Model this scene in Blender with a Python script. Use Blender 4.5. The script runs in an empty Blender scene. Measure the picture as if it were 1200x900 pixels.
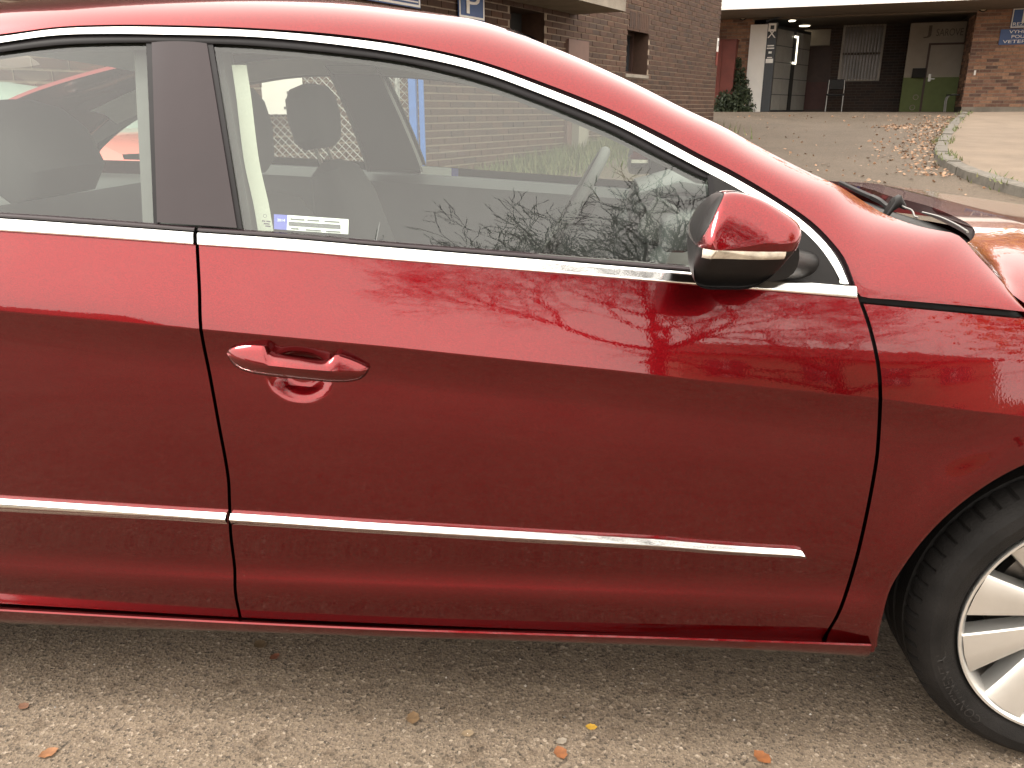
import bpy, bmesh, math, random
import numpy as np
from mathutils import Vector, Matrix

# ------------------------------------------------------------------ camera, sky, sun, exposure
sc = bpy.context.scene
COL = sc.collection
F_PX, YAW, PITCH = 958.0, math.radians(-5.2), math.radians(18.6)
CAM = np.array([-0.93, -1.31, 1.20])
cd = bpy.data.cameras.new('camera'); cam = bpy.data.objects.new('camera', cd); COL.objects.link(cam)
cd.sensor_width = 36.0; cd.lens = F_PX / 1200 * 36; cd.clip_start = 0.02; cd.clip_end = 1000
cam.location = CAM; cam.rotation_euler = (math.pi / 2 - PITCH, 0, -YAW)
sc.camera = cam
SUN_EL, SUN_AZ = math.radians(45), math.radians(264)      # azimuth from +Y towards +X
w = bpy.data.worlds.new('World'); sc.world = w; w.use_nodes = True
nt = w.node_tree; nt.nodes.clear()
sky = nt.nodes.new('ShaderNodeTexSky'); sky.sky_type = 'NISHITA'; sky.sun_disc = False
sky.sun_elevation = SUN_EL; sky.sun_rotation = SUN_AZ; sky.dust_density = 6; sky.air_density = 1.0; sky.ozone_density = 1
hsv = nt.nodes.new('ShaderNodeHueSaturation'); hsv.inputs['Saturation'].default_value = 0.10
mixw = nt.nodes.new('ShaderNodeMix'); mixw.data_type = 'RGBA'      # the even grey-white of a closed cloud cover
mixw.inputs[0].default_value = 0.85; mixw.inputs[7].default_value = (16.0, 15.0, 13.6, 1)
bg = nt.nodes.new('ShaderNodeBackground'); bg.inputs['Strength'].default_value = 0.15
ow = nt.nodes.new('ShaderNodeOutputWorld')
nt.links.new(sky.outputs[0], hsv.inputs['Color']); nt.links.new(hsv.outputs[0], mixw.inputs[6])
nt.links.new(mixw.outputs[2], bg.inputs[0]); nt.links.new(bg.outputs[0], ow.inputs[0])
sl = bpy.data.lights.new('sun', 'SUN'); sl.energy = 1.5; sl.angle = math.radians(17); sl.color = (1, .95, .86)
sun = bpy.data.objects.new('sun', sl); COL.objects.link(sun)
sd = Vector((math.sin(SUN_AZ) * math.cos(SUN_EL), math.cos(SUN_AZ) * math.cos(SUN_EL), math.sin(SUN_EL)))
sun.rotation_euler = sd.to_track_quat('Z', 'Y').to_euler(); sun.location = (0, -6, 12)
sc.view_settings.view_transform = 'Standard'; sc.view_settings.look = 'None'
sc.view_settings.gamma = 1; sc.view_settings.use_curve_mapping = False
sc.view_settings.exposure = 1.15
sc.render.engine = 'CYCLES'
try:
    sc.cycles.use_denoising = True; sc.cycles.denoiser = 'OPENIMAGEDENOISE'
except Exception: pass
sc.cycles.use_adaptive_sampling = False
sc.cycles.max_bounces = 10; sc.cycles.transparent_max_bounces = 24; sc.cycles.glossy_bounces = 5
sc.cycles.caustics_reflective = False; sc.cycles.caustics_refractive = False

rng = np.random.default_rng(7); random.seed(7)

# ------------------------------------------------------------------ pixel -> ray helpers (photo is 1200 x 900)
_f = np.array([math.sin(YAW) * math.cos(PITCH), math.cos(YAW) * math.cos(PITCH), -math.sin(PITCH)])
_r = np.array([math.cos(YAW), -math.sin(YAW), 0]); _d = np.cross(_f, _r)
def ray(px, py): return _f + _r * ((px - 600) / F_PX) + _d * ((py - 450) / F_PX)
def onY(px, py, Y):
    d = ray(px, py); return CAM + d * ((Y - CAM[1]) / d[1])
def onplane(px, py, P, n):
    d = ray(px, py); return CAM + d * (np.dot(np.array(P) - CAM, n) / np.dot(d, n))
def project(P):
    q = np.array(P) - CAM; return 600 + F_PX * np.dot(q, _r) / np.dot(q, _f), 450 + F_PX * np.dot(q, _d) / np.dot(q, _f)
def terrain(x, y):
    t = np.clip((np.asarray(y, float) - 3.2) / 14.5, 0, 1.12)
    return 1.02 * (t + 0.04 * np.sin(t * math.pi)) 
def onT(px, py):
    d = ray(px, py); lo, hi = 0.5, 80.0
    for _ in range(60):
        m = (lo + hi) / 2; P = CAM + d * m
        if P[2] > terrain(P[0], P[1]): lo = m
        else: hi = m
    return CAM + d * lo

def crv(pts, n):
    """smooth curve through the points, n samples even in length"""
    P = np.array(pts, float)
    if len(P) == 2: return P[0] + (P[1] - P[0]) * np.linspace(0, 1, n)[:, None]
    Q = np.vstack([2 * P[0] - P[1], P, 2 * P[-1] - P[-2]]); out = []
    for i in range(len(P) - 1):
        p0, p1, p2, p3 = Q[i:i + 4]
        d0, d1, d2 = [max(1e-6, np.linalg.norm(b - a)) ** .5 for a, b in ((p0, p1), (p1, p2), (p2, p3))]
        m1 = (p1 - p0) / d0 - (p2 - p0) / (d0 + d1) + (p2 - p1) / d1
        m2 = (p2 - p1) / d1 - (p3 - p1) / (d1 + d2) + (p3 - p2) / d2
        m1 *= d1; m2 *= d1
        t = np.linspace(0, 1, 24, endpoint=False)[:, None]
        out.append((2*t**3-3*t**2+1)*p1 + (t**3-2*t**2+t)*m1 + (-2*t**3+3*t**2)*p2 + (t**3-t**2)*m2)
    D = np.vstack(out + [P[-1:]])
    s = np.r_[0, np.cumsum(np.linalg.norm(np.diff(D, axis=0), axis=1))]
    u = np.linspace(0, s[-1], n)
    return np.stack([np.interp(u, s, D[:, k]) for k in range(D.shape[1])], 1)

# ------------------------------------------------------------------ objects
def origin_of(p):
    while p is not None and p.parent is not None: p = p.parent
    return p
def adopt(o, parent):
    if parent is None: return o
    o.parent = parent
    if parent.type == 'EMPTY' and parent.parent is None:
        o.matrix_parent_inverse = Matrix.LocRotScale(parent.location, parent.rotation_euler, parent.scale).inverted() if parent.get('_abs', 1) else Matrix()
    return o
def tag(o, label=None, cat=None, group=None, kind=None):
    if label: o['label'] = label
    if cat: o['category'] = cat
    if group: o['group'] = group
    if kind: o['kind'] = kind
    return o
def thing(name, label, cat, loc, group=None):
    o = bpy.data.objects.new(name, None); COL.objects.link(o); o.location = loc; o.empty_display_size = .2
    return tag(o, label, cat, group)
def mk(name, verts, faces, mat, parent=None, smooth=True, sharp=None):
    me = bpy.data.meshes.new(name)
    me.from_pydata([tuple(map(float, p)) for p in verts], [], [tuple(map(int, f)) for f in faces]); me.update()
    if smooth: me.polygons.foreach_set('use_smooth', [True] * len(me.polygons))
    if sharp is not None:
        bm = bmesh.new(); bm.from_mesh(me)
        for e in bm.edges:
            if len(e.link_faces) == 2 and e.calc_face_angle(0) > math.radians(sharp): e.smooth = False
        bm.to_mesh(me); bm.free()
    if mat: me.materials.append(mat)
    o = bpy.data.objects.new(name, me); COL.objects.link(o)
    return adopt(o, parent)
class MB:
    """collects shapes, then becomes one mesh object"""
    def __init__(s): s.v = []; s.f = []
    def add(s, verts, faces):
        b = len(s.v); s.v += [tuple(map(float, p)) for p in verts]; s.f += [tuple(int(i) + b for i in f) for f in faces]; return s
    def box(s, c, size, R=None):
        c = np.array(c, float); h = np.array(size, float) / 2
        P = np.array([[x, y, z] for x in (-1, 1) for y in (-1, 1) for z in (-1, 1)]) * h
        if R is not None: P = P @ np.array(R).T
        return s.add(P + c, [(0,1,3,2),(4,6,7,5),(0,4,5,1),(2,3,7,6),(0,2,6,4),(1,5,7,3)])
    def grid(s, G, close_u=False, close_v=False, flip=False):
        G = np.asarray(G, float); n, m = G.shape[:2]; F = []
        for i in range(n if close_u else n - 1):
            for j in range(m if close_v else m - 1):
                q = (i*m+j, ((i+1)%n)*m+j, ((i+1)%n)*m+(j+1)%m, i*m+(j+1)%m)
                F.append(q[::-1] if flip else q)
        return s.add(G.reshape(-1, 3), F)
    def tube(s, pts, r, k=8, caps=True, flat=None):
        P = np.array(pts, float); n = len(P); r = np.broadcast_to(np.asarray(r, float), (n,))
        T = np.gradient(P, axis=0); T /= np.linalg.norm(T, axis=1)[:, None] + 1e-12
        up = np.array([0, 0, 1.0]) if abs(T[0][2]) < .9 else np.array([1.0, 0, 0])
        G = np.zeros((n, k, 3)); a = np.arange(k) * 2 * math.pi / k
        for i in range(n):
            u = up - T[i] * np.dot(up, T[i]); u /= np.linalg.norm(u) + 1e-12; v = np.cross(T[i], u); up = u
            G[i] = P[i] + r[i] * (np.cos(a)[:, None] * u + np.sin(a)[:, None] * v)
        b = len(s.v); s.grid(G, close_v=True)
        if caps: s.f += [tuple(b + j for j in range(k))[::-1], tuple(b + (n-1)*k + j for j in range(k))]
        return s
    def build(s, name, mat, parent=None, smooth=False, sharp=None): return mk(name, s.v, s.f, mat, parent, smooth, sharp)
def skirt(G, dy):
    """rim of a grid turned inwards: returns list of strips"""
    G = np.asarray(G); edges = [G[0], G[-1], G[:, 0], G[:, -1]]
    out = []
    for e in edges:
        e2 = e.copy(); e2[:, 1] += dy; out.append(np.stack([e, e2]))
    return out
def strip(A, B, bulge, base=0.0, n=7, depth=.01, nrm=(0, -1, 0), power=2.2):
    """raised moulding between two 3-D curves, proud along nrm"""
    A = np.asarray(A); B = np.asarray(B); nv = np.array(nrm, float); rows = []
    rows.append(A - nv * depth)
    for t in np.linspace(0, 1, n):
        h = base + bulge * (1 - abs(2 * t - 1) ** power)
        rows.append(A + (B - A) * t + nv * h)
    rows.append(B - nv * depth)
    return np.stack(rows)
def rounded(cx, cy, cz, sx, sy, sz, bev, seg=3, R=None):
    bm = bmesh.new(); bmesh.ops.create_cube(bm, size=1)
    for v in bm.verts: v.co = Vector((v.co.x * sx, v.co.y * sy, v.co.z * sz))
    bmesh.ops.bevel(bm, geom=bm.edges[:], offset=bev, segments=seg, affect='EDGES', profile=.5)
    V = np.array([v.co[:] for v in bm.verts]); bm.verts.index_update(); F = [[v.index for v in f.verts] for f in bm.faces]; bm.free()
    if R is not None: V = V @ np.array(R).T
    return V + np.array([cx, cy, cz]), F
def rotY(a):
    c, s = math.cos(a), math.sin(a); return np.array([[c, 0, s], [0, 1, 0], [-s, 0, c]])
def superloft(C, U, V, A, B, p=2.6, k=24, cap=True):
    """closed loft: centres C, unit axes U,V per section, half sizes A,B, superellipse power p"""
    n = len(C); a = np.arange(k) * 2 * math.pi / k
    ca, sa = np.cos(a), np.sin(a); X = np.sign(ca) * abs(ca) ** (2 / p); Y = np.sign(sa) * abs(sa) ** (2 / p)
    G = np.array([np.array(C[i]) + A[i] * X[:, None] * np.array(U[i]) + B[i] * Y[:, None] * np.array(V[i]) for i in range(n)])
    m = MB(); m.grid(G, close_v=True)
    if cap: m.f += [tuple(range(k))[::-1], tuple((n-1)*k + j for j in range(k))]
    return m.v, m.f
_txt = {}
def text_geo(s, size=1.0, align='CENTER'):
    """flat letter outlines as mesh data (built-in font)"""
    key = (s, align)
    if key not in _txt:
        c = bpy.data.curves.new('t', 'FONT'); c.body = s; c.size = 1; c.align_x = align; c.align_y = 'CENTER'; c.resolution_u = 3
        o = bpy.data.objects.new('t', c); COL.objects.link(o)
        dg = bpy.context.evaluated_depsgraph_get(); me = bpy.data.meshes.new_from_object(o.evaluated_get(dg))
        V = np.array([v.co[:] for v in me.vertices]) if len(me.vertices) else np.zeros((0, 3)); F = [tuple(p.vertices) for p in me.polygons]
        bpy.data.objects.remove(o); bpy.data.curves.remove(c); bpy.data.meshes.remove(me); _txt[key] = (V, F)
    V, F = _txt[key]; return V[:, :2] * size, F
def lettering(name, s, P, ex, ez, width, mat, parent, height=None, align='CENTER'):
    V, F = text_geo(s, 1, align)
    w0 = V[:, 0].max() - V[:, 0].min(); h0 = V[:, 1].max() - V[:, 1].min(); kx = width / w0; kz = (height / h0) if height else kx
    W = np.array(P) + (V[:, :1] * kx) * np.array(ex) + (V[:, 1:] * kz) * np.array(ez)
    return mk(name, W, F, mat, parent, smooth=False)

# ------------------------------------------------------------------ materials
def N(nt, t, **kw):
    n = nt.nodes.new('ShaderNode' + t)
    for k, v in kw.items():
        if k.startswith('i_'):
            key = k[2:].replace('_', ' '); n.inputs[int(key) if key.isdigit() else key].default_value = v
        else: setattr(n, k, v)
    return n
def mat_new(name):
    m = bpy.data.materials.new(name); m.use_nodes = True; return m, m.node_tree, m.node_tree.nodes['Principled BSDF']
def ramp(nt, stops):
    r = nt.nodes.new('ShaderNodeValToRGB'); e = r.color_ramp.elements
    while len(e) < len(stops): e.new(.5)
    for q, (p, c) in zip(e, stops): q.position = p; q.color = (*c, 1) if len(c) == 3 else c
    return r
def plain(name, col, rough=.6, metal=0, var=.15, scale=8, bump=.0, bscale=60, coat=0, spec=.5, coords='Object'):
    """base colour broken up by noise, with optional fine relief"""
    m, nt, b = mat_new(name); tc = N(nt, 'TexCoord'); no = N(nt, 'TexNoise', i_Scale=scale, i_Detail=5.0, i_Roughness=.6)
    nt.links.new(tc.outputs[coords], no.inputs['Vector'])
    c = np.array(col); r = ramp(nt, [(.3, tuple(c * (1 - var))), (.7, tuple(np.minimum(1, c * (1 + var))))])
    nt.links.new(no.outputs['Fac'], r.inputs[0]); nt.links.new(r.outputs[0], b.inputs['Base Color'])
    b.inputs['Roughness'].default_value = rough; b.inputs['Metallic'].default_value = metal
    b.inputs['Coat Weight'].default_value = coat; b.inputs['Specular IOR Level'].default_value = spec
    if bump:
        n2 = N(nt, 'TexNoise', i_Scale=bscale, i_Detail=4.0); nt.links.new(tc.outputs[coords], n2.inputs['Vector'])
        bp = N(nt, 'Bump', i_Strength=bump, i_Distance=.01); nt.links.new(n2.outputs['Fac'], bp.inputs['Height']); nt.links.new(bp.outputs[0], b.inputs['Normal'])
    return m
def emit(name, col, k):
    m, nt, b = mat_new(name); b.inputs['Base Color'].default_value = (*col, 1)
    b.inputs['Emission Color'].default_value = (*col, 1); b.inputs['Emission Strength'].default_value = k; return m
def paint_mat(name, col, dark):
    """metallic car paint: flake base, clear coat, faint road dust low down"""
    m, nt, b = mat_new(name); tc = N(nt, 'TexCoord')
    fl = N(nt, 'TexVoronoi', i_Scale=900.0); nt.links.new(tc.outputs['Object'], fl.inputs['Vector'])
    r = ramp(nt, [(0, dark), (1, col)]); 
    se = N(nt, 'SeparateColor'); nt.links.new(fl.outputs['Color'], se.inputs[0]); nt.links.new(se.outputs[0], r.inputs[0])
    # dust: specks and a film, its own shape on the panels
    no = N(nt, 'TexNoise', i_Scale=9.0, i_Detail=8.0, i_Roughness=.75); nt.links.new(tc.outputs['Object'], no.inputs['Vector'])
    dr = ramp(nt, [(.5, (0, 0, 0)), (.85, (.03, .03, .03))]); nt.links.new(no.outputs['Fac'], dr.inputs[0])
    mx = N(nt, 'Mix', data_type='RGBA'); mx.inputs[7].default_value = (.22, .16, .12, 1)
    nt.links.new(dr.outputs[0], mx.inputs[0]); nt.links.new(r.outputs[0], mx.inputs[6]); nt.links.new(mx.outputs[2], b.inputs['Base Color'])
    # dried splashes: sparse pale specks, thicker towards the sill
    vs = N(nt, 'TexVoronoi', i_Scale=75.0, i_Randomness=1.0); nt.links.new(tc.outputs['Object'], vs.inputs['Vector'])
    sp_ = N(nt, 'SeparateColor'); nt.links.new(vs.outputs['Color'], sp_.inputs[0])
    th = N(nt, 'Math', operation='MULTIPLY'); th.inputs[1].default_value = .10; nt.links.new(sp_.outputs[0], th.inputs[0])
    lt = N(nt, 'Math', operation='LESS_THAN'); nt.links.new(vs.outputs['Distance'], lt.inputs[0]); nt.links.new(th.outputs[0], lt.inputs[1])
    gt = N(nt, 'Math', operation='GREATER_THAN'); gt.inputs[1].default_value = .62; nt.links.new(sp_.outputs[1], gt.inputs[0])
    sx = N(nt, 'SeparateXYZ'); nt.links.new(tc.outputs['Object'], sx.inputs[0])
    hz = N(nt, 'MapRange'); hz.inputs[1].default_value = .9; hz.inputs[2].default_value = .25; hz.inputs[3].default_value = .02; hz.inputs[4].default_value = .16; nt.links.new(sx.outputs['Z'], hz.inputs[0])
    m1 = N(nt, 'Math', operation='MULTIPLY'); nt.links.new(lt.outputs[0], m1.inputs[0]); nt.links.new(gt.outputs[0], m1.inputs[1])
    m2 = N(nt, 'Math', operation='MULTIPLY'); nt.links.new(m1.outputs[0], m2.inputs[0]); nt.links.new(hz.outputs[0], m2.inputs[1])
    mx2 = N(nt, 'Mix', data_type='RGBA'); mx2.inputs[7].default_value = (.5, .40, .33, 1); nt.links.new(m2.outputs[0], mx2.inputs[0]); nt.links.new(mx.outputs[2], mx2.inputs[6]); nt.links.new(mx2.outputs[2], b.inputs['Base Color'])
    b.inputs['Metallic'].default_value = 1.0; b.inputs['Roughness'].default_value = .27
    b.inputs['Coat Weight'].default_value = 1.0; b.inputs['Coat Roughness'].default_value = .012; b.inputs['Coat IOR'].default_value = 1.45
    bn = N(nt, 'TexNoise', i_Scale=260.0, i_Detail=1.0); nt.links.new(tc.outputs['Object'], bn.inputs['Vector'])
    bp = N(nt, 'Bump', i_Strength=.012, i_Distance=.002); nt.links.new(bn.outputs['Fac'], bp.inputs['Height']); nt.links.new(bp.outputs[0], b.inputs['Coat Normal'])
    return m
def glass_mat(name, tint=(.80, .86, .82), f0=.050):
    """thin pane: clear with mirror reflection growing towards grazing"""
    m, nt, b = mat_new(name); nt.nodes.remove(b); out = nt.nodes['Material Output']
    tr = N(nt, 'BsdfTransparent', i_Color=(*tint, 1)); gl = N(nt, 'BsdfGlossy', i_Roughness=.0, i_Color=(1, 1, 1, 1))
    lw = N(nt, 'LayerWeight', i_Blend=.5); pw = N(nt, 'Math', operation='POWER'); pw.inputs[1].default_value = 5
    ma = N(nt, 'Math', operation='MULTIPLY_ADD'); ma.inputs[1].default_value = 1 - f0; ma.inputs[2].default_value = f0
    nt.links.new(lw.outputs['Facing'], pw.inputs[0]); nt.links.new(pw.outputs[0], ma.inputs[0])
    # a little dust film
    tc = N(nt, 'TexCoord'); no = N(nt, 'TexNoise', i_Scale=5.0, i_Detail=7.0, i_Roughness=.7); nt.links.new(tc.outputs['Object'], no.inputs['Vector'])
    rr = ramp(nt, [(.35, (.003,)*3), (.8, (.014,)*3)]); nt.links.new(no.outputs['Fac'], rr.inputs[0])
    df = N(nt, 'BsdfDiffuse', i_Color=(.5, .48, .44, 1)); m1 = N(nt, 'MixShader'); m2 = N(nt, 'MixShader')
    nt.links.new(rr.outputs[0], m1.inputs[0]); nt.links.new(tr.outputs[0], m1.inputs[1]); nt.links.new(df.outputs[0], m1.inputs[2])
    nt.links.new(ma.outputs[0], m2.inputs[0]); nt.links.new(m1.outputs[0], m2.inputs[1]); nt.links.new(gl.outputs[0], m2.inputs[2])
    nt.links.new(m2.outputs[0], out.inputs[0]); return m
def asphalt_mat(name, k):
    m, nt, b = mat_new(name); tc = N(nt, 'TexCoord'); O = tc.outputs['Object']
    def noise(s, d=4.0, r=.6):
        n = N(nt, 'TexNoise', i_Scale=s, i_Detail=d, i_Roughness=r); nt.links.new(O, n.inputs['Vector']); return n
    v1 = N(nt, 'TexVoronoi', i_Scale=140.0); nt.links.new(O, v1.inputs['Vector'])
    v2 = N(nt, 'TexVoronoi', i_Scale=330.0); nt.links.new(O, v2.inputs['Vector'])
    s1 = N(nt, 'SeparateColor'); nt.links.new(v1.outputs['Color'], s1.inputs[0])
    s2 = N(nt, 'SeparateColor'); nt.links.new(v2.outputs['Color'], s2.inputs[0])
    c1 = ramp(nt, [(0, (.018, .015, .012)), (.09, (.035, .03, .025)), (.17, (.14, .115, .09)), (.75, (.19, .155, .118)), (.95, (.235, .195, .15)), (1, (.50, .45, .38))])
    nt.links.new(s1.outputs[0], c1.inputs[0])
    c2 = ramp(nt, [(0, (.025, .02, .017)), (.08, (.05, .042, .034)), (.18, (.14, .114, .088)), (.93, (.19, .155, .118)), (1, (.42, .37, .31))]); nt.links.new(s2.outputs[1], c2.inputs[0])
    mx = N(nt, 'Mix', data_type='RGBA'); mx.inputs[0].default_value = .5; nt.links.new(c1.outputs[0], mx.inputs[6]); nt.links.new(c2.outputs[0], mx.inputs[7])
    big = noise(1.3, 6.0, .65); br = ramp(nt, [(.28, (.86 * k, .80 * k, .74 * k)), (.72, (1.22 * k, 1.13 * k, 1.06 * k))]); nt.links.new(big.outputs['Fac'], br.inputs[0])
    mu = N(nt, 'Mix', data_type='RGBA', blend_type='MULTIPLY'); mu.inputs[0].default_value = 1; nt.links.new(mx.outputs[2], mu.inputs[6]); nt.links.new(br.outputs[0], mu.inputs[7])
    st = noise(.55, 5.0, .7); sr = ramp(nt, [(.60, (1, 1, 1)), (.74, (.70, .66, .62))]); nt.links.new(st.outputs['Fac'], sr.inputs[0])
    mu2 = N(nt, 'Mix', data_type='RGBA', blend_type='MULTIPLY'); mu2.inputs[0].default_value = 1; nt.links.new(mu.outputs[2], mu2.inputs[6]); nt.links.new(sr.outputs[0], mu2.inputs[7])
    sm = noise(14.0, 6.0, .7); s3 = ramp(nt, [(.34, (.66, .62, .58)), (.46, (1, 1, 1))]); nt.links.new(sm.outputs['Fac'], s3.inputs[0])
    mu3 = N(nt, 'Mix', data_type='RGBA', blend_type='MULTIPLY'); mu3.inputs[0].default_value = .8; nt.links.new(mu2.outputs[2], mu3.inputs[6]); nt.links.new(s3.outputs[0], mu3.inputs[7])
    nt.links.new(mu3.outputs[2], b.inputs['Base Color']); b.inputs['Roughness'].default_value = .82; b.inputs['Specular IOR Level'].default_value = .35
    h = N(nt, 'Math', operation='ADD'); fine = noise(420.0, 3.0)
    nt.links.new(v1.outputs['Distance'], h.inputs[0]); nt.links.new(fine.outputs['Fac'], h.inputs[1])
    bp = N(nt, 'Bump', i_Strength=.7, i_Distance=.004); nt.links.new(h.outputs[0], bp.inputs['Height']); nt.links.new(bp.outputs[0], b.inputs['Normal'])
    return m
def brick_mat(name, cols):
    m, nt, b = mat_new(name); oi = N(nt, 'ObjectInfo'); ge = N(nt, 'NewGeometry'); tc = N(nt, 'TexCoord')
    ad = N(nt, 'Math', operation='ADD'); fr = N(nt, 'Math', operation='FRACT')
    nt.links.new(oi.outputs['Random'], ad.inputs[0]); nt.links.new(ge.outputs['Random Per Island'], ad.inputs[1]); nt.links.new(ad.outputs[0], fr.inputs[0])
    r = ramp(nt, [(i / (len(cols) - 1), c) for i, c in enumerate(cols)]); nt.links.new(fr.outputs[0], r.inputs[0])
    no = N(nt, 'TexNoise', i_Scale=14.0, i_Detail=6.0, i_Roughness=.7); nt.links.new(ge.outputs['Position'], no.inputs['Vector'])
    rr = ramp(nt, [(.3, (.7,)*3), (.7, (1.25,)*3)]); nt.links.new(no.outputs['Fac'], rr.inputs[0])
    mu = N(nt, 'Mix', data_type='RGBA', blend_type='MULTIPLY'); mu.inputs[0].default_value = 1
    nt.links.new(r.outputs[0], mu.inputs[6]); nt.links.new(rr.outputs[0], mu.inputs[7]); nt.links.new(mu.outputs[2], b.inputs['Base Color'])
    b.inputs['Roughness'].default_value = .8; return m
def leaf_mat(name, cols):
    m, nt, b = mat_new(name); ge = N(nt, 'NewGeometry'); oi = N(nt, 'ObjectInfo'); ad = N(nt, 'Math', operation='ADD'); fr = N(nt, 'Math', operation='FRACT')
    nt.links.new(oi.outputs['Random'], ad.inputs[0]); nt.links.new(ge.outputs['Random Per Island'], ad.inputs[1]); nt.links.new(ad.outputs[0], fr.inputs[0])
    r = ramp(nt, [(i / (len(cols) - 1), c) for i, c in enumerate(cols)]); nt.links.new(fr.outputs[0], r.inputs[0])
    nt.links.new(r.outputs[0], b.inputs['Base Color']); b.inputs['Roughness'].default_value = .6; return m

M = {}
M['paint'] = paint_mat('red_metallic_paint', (.155, .003, .0055), (.098, .0018, .0036))
M['chrome'] = plain('chrome', (.88, .88, .87), .07, 1, .02, 4)
M['rubber'] = plain('black_rubber', (.010, .009, .010), .5, 0, .2, 20, spec=.16)
M['gloss_black'] = plain('gloss_black_pillar', (.022, .015, .017), .3, 0, .1, 5, coat=.6, spec=0.0)
M['matt_black'] = plain('matt_black_plastic', (.010, .009, .009), .42, 0, .15, 30, .1, 700, spec=.2)
M['under'] = plain('underbody_black', (.010, .010, .010), .8, 0, .2, 10)
M['glass'] = glass_mat('window_glass')
M['shield'] = glass_mat('windscreen_glass', (.78, .85, .80), .05)
M['tyre'] = plain('tyre_rubber', (.010, .009, .0085), .65, 0, .4, 14, .25, 300, spec=.16)
M['tyre_text'] = plain('tyre_lettering', (.021, .019, .0175), .7, 0, .3, 40, spec=.2)
M['alloy'] = plain('silver_alloy', (.62, .61, .585), .33, .75, .06, 12, 0, 60, .35)
M['disc'] = plain('brake_disc_steel', (.25, .24, .23), .4, 1, .2, 40)
M['cloth'] = plain('dark_grey_seat_cloth', (.05, .05, .052), .9, 0, .08, 9)
M['dash'] = plain('charcoal_dashboard_plastic', (.07, .072, .073), .55, 0, .1, 12)
M['trim_grey'] = plain('pale_grey_headliner', (.42, .415, .39), .9, 0, .05, 50, .1, 400)
M['belt'] = plain('pale_belt_webbing', (.42, .43, .37), .8, 0, .08, 300)
M['lens'] = plain('clear_indicator_lens', (.62, .57, .49), .12, .3, .35, 60, coat=1)
M['mirror'] = plain('mirror_glass', (.9, .9, .9), .01, 1, .01, 3)
M['asphalt'] = asphalt_mat('asphalt', .92); M['drive'] = asphalt_mat('driveway_asphalt', .56)

# ================================================================== GROUND
def lin(pts):
    P = np.array(pts, float); return lambda x: np.interp(x, P[:, 0], P[:, 1])
def build_ground():
    xs = np.unique(np.r_[np.linspace(-240, -12, 14), np.linspace(-12, 16, 57), np.linspace(16, 240, 14)])
    ys = np.unique(np.r_[np.linspace(-240, -8, 14), np.linspace(-8, 24, 65), np.linspace(24, 260, 12), 3.3])
    G = np.array([[(x, y, float(terrain(x, y))) for y in ys] for x in xs]); k = int(np.argmin(abs(ys - 3.3)))
    tag(MB().grid(G[:, :k + 1]).build('street', M['asphalt'], smooth=True), kind='structure')
    tag(MB().grid(G[:, k:]).build('driveway', M['drive'], smooth=True), kind='structure')
build_ground()

# ================================================================== THE CAR (front axle at x = 0, near flank at y ~ 0, heading +x)
W_CAR = 1.855
XR = np.array([-4.2, -3.2, -2.85, -2.4, -1.976, -1.617, -1.294, -.997, -.748, -.477, -.20, .3, .8, 1.2])
zb = lin(list(zip(XR, [.96, 1.015, 1.022, 1.012, .993, .974, .954, .935, .919, .901, .878, .825, .74, .66])))
zc = lin([(-4.2, .90), (-3.0, .905), (-2.4, .885), (-1.965, .86), (-1.602, .837), (-1.257, .813), (-.883, .782), (-.644, .760), (-.44, .744), (-.286, .725), (-.05, .705), (.8, .62), (1.2, .6)])
zd = lin([(-4.2, .24), (-2.11, .239), (-1.6, .241), (-.726, .256), (-.467, .258), (1.2, .26)])
zm = lin([(-4.2, .50), (-2.03, .487), (-1.36, .472), (-.745, .464), (-.53, .459), (1.2, .45)])
def yplan(x):
    x = np.asarray(x, float)
    return .010 * (x + 1.25) ** 2 * .9 + .30 * np.clip((x - .12) / .75, 0, 2) ** 2.4 + .24 * np.clip((-2.85 - x) / 1.05, 0, 2) ** 2.4
HANDLE = None
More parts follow.
